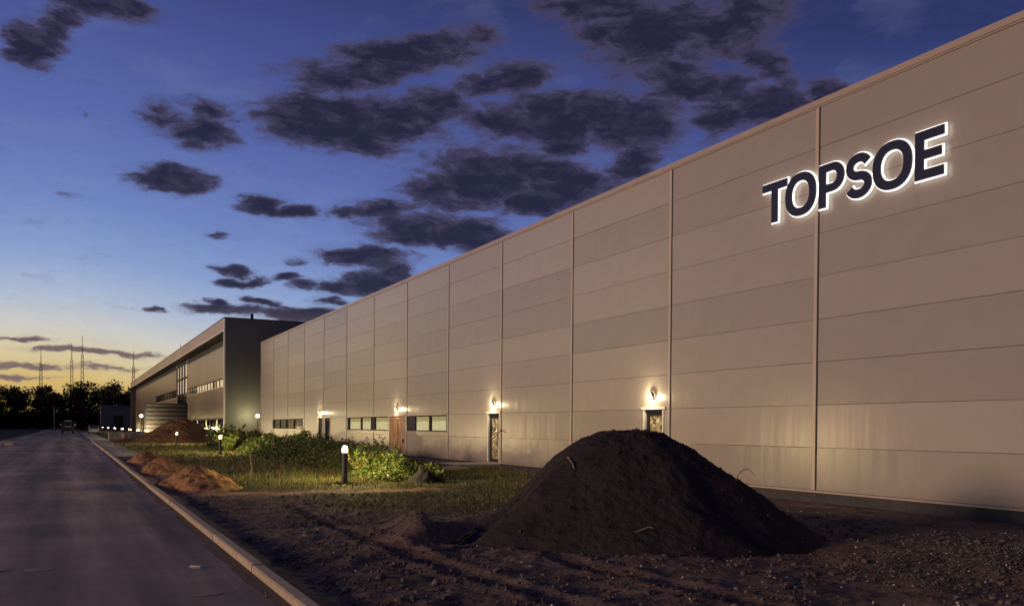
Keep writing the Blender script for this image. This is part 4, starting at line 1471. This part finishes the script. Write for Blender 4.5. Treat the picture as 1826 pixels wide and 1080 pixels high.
for i, (x, y, h, r_, lb) in enumerate(wp_):
    weed_plant(x, y, h, r_, 12 if h > .4 else 7, 26 if y < 40 else 40, lb, dense=1.0 if y < 40 else 1.9)
# a few thin dry stalks on the verge
for x, y, h, lb in [(4.95, 27.6, .75, 'thin dry stalk standing in the grass right of the orange heaps'), (5.0, 49.0, .8, 'thin dry stalk in the grass near the pavement end'),
                    (3.9, 47.0, 1.0, 'thin dry stalk beside the last small earth heap')]:
    z = float(gh(np.array(x), np.array(y)))
    stem('dry_stalk', [(x, y, z - .02), (x + .02, y, z + h * .5), (x - .03, y + .03, z + h)], [.010, .009, .006], lb, 'stalk')


# ------------------------------------------------------------------ trees
def tree_meshes(seed, h, w, nl):
    rg = np.random.default_rng(seed)
    mb = MB()
    mb.tube([(0, 0, -.3), (.1, .05, h * .22), (-.1, .1, h * .45), (.05, 0, h * .7)], [.32, .26, .19, .08], 8)
    cl = []
    for i in range(17):
        a = rg.uniform(0, 6.28)
        q = rg.uniform(.15, .95) * w / 2
        zz = h * rg.uniform(.10, .92)
        q *= math.sqrt(max(.35, 1 - ((zz / h - .45) / .6) ** 2))
        c = np.array([q * math.cos(a), q * math.sin(a), zz])
        cl.append((c, rg.uniform(.13, .24) * w))
        mb.tube([(0, 0, zz * .5), tuple(c * np.array([.5, .5, 1]) + np.array([0, 0, -zz * .2])), tuple(c)], [.11, .07, .03], 5)
    P = []
    for c, r_ in cl:
        k = nl // 17
        d = rg.normal(0, 1, (k, 3))
        d /= np.linalg.norm(d, axis=1)[:, None]
        P.append(c + d * (r_ * rg.random((k, 1)) ** .4) * np.array([1, 1, .75]))
    P = np.concatenate(P)
    V, F, C2 = leaves(P, None, rg.uniform(.35, .85, len(P)), np.ones((len(P), 3)))
    return mb.mesh('trunk', MT['bark']), np_mesh('crown', V, F, MT['treeleaf'])


TM = [tree_meshes(100 + i, 12, 9 + i, 3600) for i in range(5)]


def tree(x, y, s, rz, k, label, group):
    e = empty('tree', (x, y, -.05), rz, label=label, cat='tree', group=group)
    e.scale = (s * random.uniform(.9, 1.15), s * random.uniform(.9, 1.15), s)
    obj('trunk', TM[k][0], e)
    obj('crown', TM[k][1], e)
    return e


far_g = 'trees of the wood at the far end of the road'
i = 0
for row, (yy, sp, hh_) in enumerate([(345, 8.5, 1.12), (372, 10, 1.38), (398, 12, 1.45)]):
    x = -62 + row * 3
    while x < 58:
        # crown tops as in the skyline: lumps left of the road, higher behind the masts, then gaps near the office
        px = x / yy
        top = 1.0 + .12 * math.exp(-((px + .005) / .018) ** 2) + .14 * math.exp(-((px - .04) / .014) ** 2) - .10 * math.exp(-((px - .018) / .008) ** 2) + random.uniform(-.07, .09)
        if abs(x - 0) > 4 or yy > 350:
            tree(x, yy + random.uniform(-6, 6), hh_ * top, random.uniform(0, 6.28), random.randrange(5), 'dark leafy tree in the wood that closes the far end of the road', far_g)
        x += sp * random.uniform(.75, 1.25)
        i += 1
for y in range(103, 335, 8):
    tree(-29 + random.uniform(-2.5, 2.5) - .028 * y, y + random.uniform(-2, 2), random.uniform(.72, .98), random.uniform(0, 6.28), random.randrange(5), 'tree of the row left of the road, beyond the picture edge', 'trees left of the road')

n = 26000
X = RNG.uniform(-75, 62, n)
Y = RNG.uniform(333, 352, n)
top = 6.5 + 2.2 * fbm(X, X * 0, .09, 3, 91)
P = np.stack([X, Y, RNG.random(n) ** .8 * top], -1)
V, F, C2 = leaves(P, None, RNG.uniform(.7, 1.5, n), np.ones((n, 3)))
obj('undergrowth', np_mesh('undergrowth', V, F, MT['treeleaf']), kind='stuff')

# low far building, pole, vehicles, masts
sh = empty('shed', (8.2, 300, 0), label='low grey building with a dark doorway at the end of the road', cat='shed')
b_ = MB().box(0, 3.6, 0, 6, 0, 7.6).box(6.4, 10.5, 0, 6, 0, 7.6).box(3.6, 6.4, 0, 6, 4.6, 7.6)
obj('wall', b_.mesh('wall', MT['shed']), sh)
obj('door', MB().box(3.62, 6.38, .6, .7, 0, 4.58).mesh('door', MT['dark']), sh)
obj('roof', MB().box(-.3, 10.8, -.3, 6.3, 7.602, 7.85).mesh('roof', MT['roof']), sh)
up_ = empty('utility_pole', (-3.85, 250, 0), label='slim pale pole with a short top arm at the end of the road', cat='pole')
obj('shaft', MB().tube([(0, 0, 0), (0, 0, 6.1)], [.16, .11], 8).mesh('shaft', MT['shed']), up_)
obj('arm', MB().box(-.55, .35, -.06, .06, 6.0, 6.16).mesh('arm', MT['shed']), up_)
obj('footing', MB().lathe([(.4, -.1), (.4, .5), (.2, .8)], 10).mesh('footing', MT['shed']), up_)


def wheel(parent, x, y, r_, w):
    mb = MB().tube([(x - w / 2, y, r_), (x + w / 2, y, r_)], r_, 18)
    o = obj('wheel', mb.mesh('wheel', MT['rubber']), parent)
    obj('rim', MB().tube([(x - w / 2 - .01, y, r_), (x + w / 2 + .01, y, r_)], r_ * .55, 12).mesh('rim', MT['chrome']), o)


tk = empty('truck', (-.55, 171, 0), label='dark truck standing on the far end of the road, seen from behind', cat='truck')
obj('chassis', MB().box(-1.05, 1.05, 0, 6.2, .62, .86).mesh('chassis', MT['dark'], .02), tk)
obj('bed', MB().box(-1.25, 1.25, 0, .08, .9, 1.75).box(-1.25, -1.17, .08, 4.0, .9, 1.75).box(1.17, 1.25, .08, 4.0, .9, 1.75).box(-1.25, 1.25, .08, 4.0, .862, .9).mesh('bed', MT['truck']), tk)
cv = [(-1.15, 4.15, .87), (1.15, 4.15, .87), (1.15, 6.2, .87), (-1.15, 6.2, .87), (-1.02, 4.2, 2.75), (1.02, 4.2, 2.75), (1.02, 5.7, 2.75), (-1.02, 5.7, 2.75)]
obj('cab', MB().add(cv, [(0, 3, 2, 1), (4, 5, 6, 7), (0, 1, 5, 4), (1, 2, 6, 5), (2, 3, 7, 6), (3, 0, 4, 7)]).mesh('cab', MT['truck'], .06), tk)
obj('rear_window', MB().box(-.75, .75, 4.09, 4.135, 1.85, 2.45).mesh('rear_window', MT['night_glass']), tk)
obj('roof_rack', MB().box(-.7, .7, 4.3, 4.5, 2.80, 2.88).box(-.65, -.6, 4.35, 4.4, 2.74, 2.81).box(.6, .65, 4.35, 4.4, 2.74, 2.81).mesh('roof_rack', MT['chrome']), tk)
obj('tailgate_bar', MB().box(-.7, .7, -.05, -.005, 1.55, 1.63).mesh('tailgate_bar', MT['chrome']), tk)
for s in (-1, 1):
    obj('tail_light', MB().box(s * 1.0 - .12, s * 1.0 + .12, -.04, -.005, 1.0, 1.2).mesh('tail_light', MT['red']), tk)
    obj('mirror', MB().box(s * 1.42 - .1, s * 1.42 + .1, 5.5, 5.58, 1.7, 2.2).box(min(s * 1.1, s * 1.34), max(s * 1.1, s * 1.34), 5.52, 5.56, 1.9, 1.95).mesh('mirror', MT['chrome']), tk)
    for y in (1.0, 5.3):
        wheel(tk, s * 1.02, y, .52, .36)
cr = empty('parked_car', (3.6, 172, 0), label='pale parked car behind the kerb just right of the dark truck', cat='car')
prof = [(0, .35), (0, .85), (.25, .98), (1.0, 1.05), (1.7, 1.48), (3.0, 1.50), (3.7, 1.05), (4.4, .9), (4.5, .6), (4.5, .35)]
V = [(-.85, y, z) for y, z in prof] + [(.85, y, z) for y, z in prof]
n = len(prof)
obj('body', MB().add(V, [tuple(range(n)), tuple(range(2 * n - 1, n - 1, -1))] + [(i, i + n, (i + 1) % n + n, (i + 1) % n) for i in range(n)]).mesh('body', MT['car'], .03), cr)
obj('rear_window', MB().add([(-.7, 1.02, 1.10), (.7, 1.02, 1.10), (.66, 1.60, 1.46), (-.66, 1.60, 1.46)], [(0, 1, 2, 3)]).mesh('rear_window', MT['night_glass']), cr)
for s in (-1, 1):
    obj('side_window', MB().box(s * .862 - .006, s * .862 + .006, 1.6, 3.1, 1.08, 1.40).mesh('side_window', MT['night_glass']), cr)
    obj('tail_light', MB().box(s * .65 - .14, s * .65 + .14, -.02, -.003, .72, .85).mesh('tail_light', MT['red']), cr)
    for y in (.9, 3.6):
        wheel(cr, s * .78, y, .33, .2)

ml = ['slender lattice radio mast standing leftmost above the wood', 'lattice radio mast close left of the tallest one', 'tallest lattice radio mast over the middle of the wood', 'lattice radio mast directly left of the office roof edge']
tk.scale = (.82, .82, .82)
for (x, h, lb) in zip((-24.7, .3, 9.1, 52.6), (71, 77, 83.6, 71.6), ml):
    e = empty('radio_mast', (x, 900, 0), label=lb, cat='radio mast', group='radio masts on the horizon')
    mb = MB()
    H1 = h * .80
    hw_ = lambda z: 1.9 - 1.1 * z / H1
    for sx in (-1, 1):
        for sy in (-1, 1):
            mb.tube([(sx * hw_(0), sy * hw_(0), 0), (sx * hw_(H1), sy * hw_(H1), H1)], .22, 5)
    nseg = 14
    for k in range(nseg):
        z0, z1 = H1 / nseg * k, H1 / nseg * (k + 1)
        for sy in (-1, 1):
            mb.tube([(-hw_(z0), sy * hw_(z0), z0), (hw_(z1), sy * hw_(z1), z1)], .10, 4)
            mb.tube([(hw_(z0), sy * hw_(z0), z0), (-hw_(z1), sy * hw_(z1), z1)], .10, 4)
    obj('lattice', mb.mesh('lattice', MT['mast']), e)
    obj('aerial', MB().tube([(0, 0, H1), (0, 0, h)], [.40, .18], 6).mesh('aerial', MT['mast']), e)
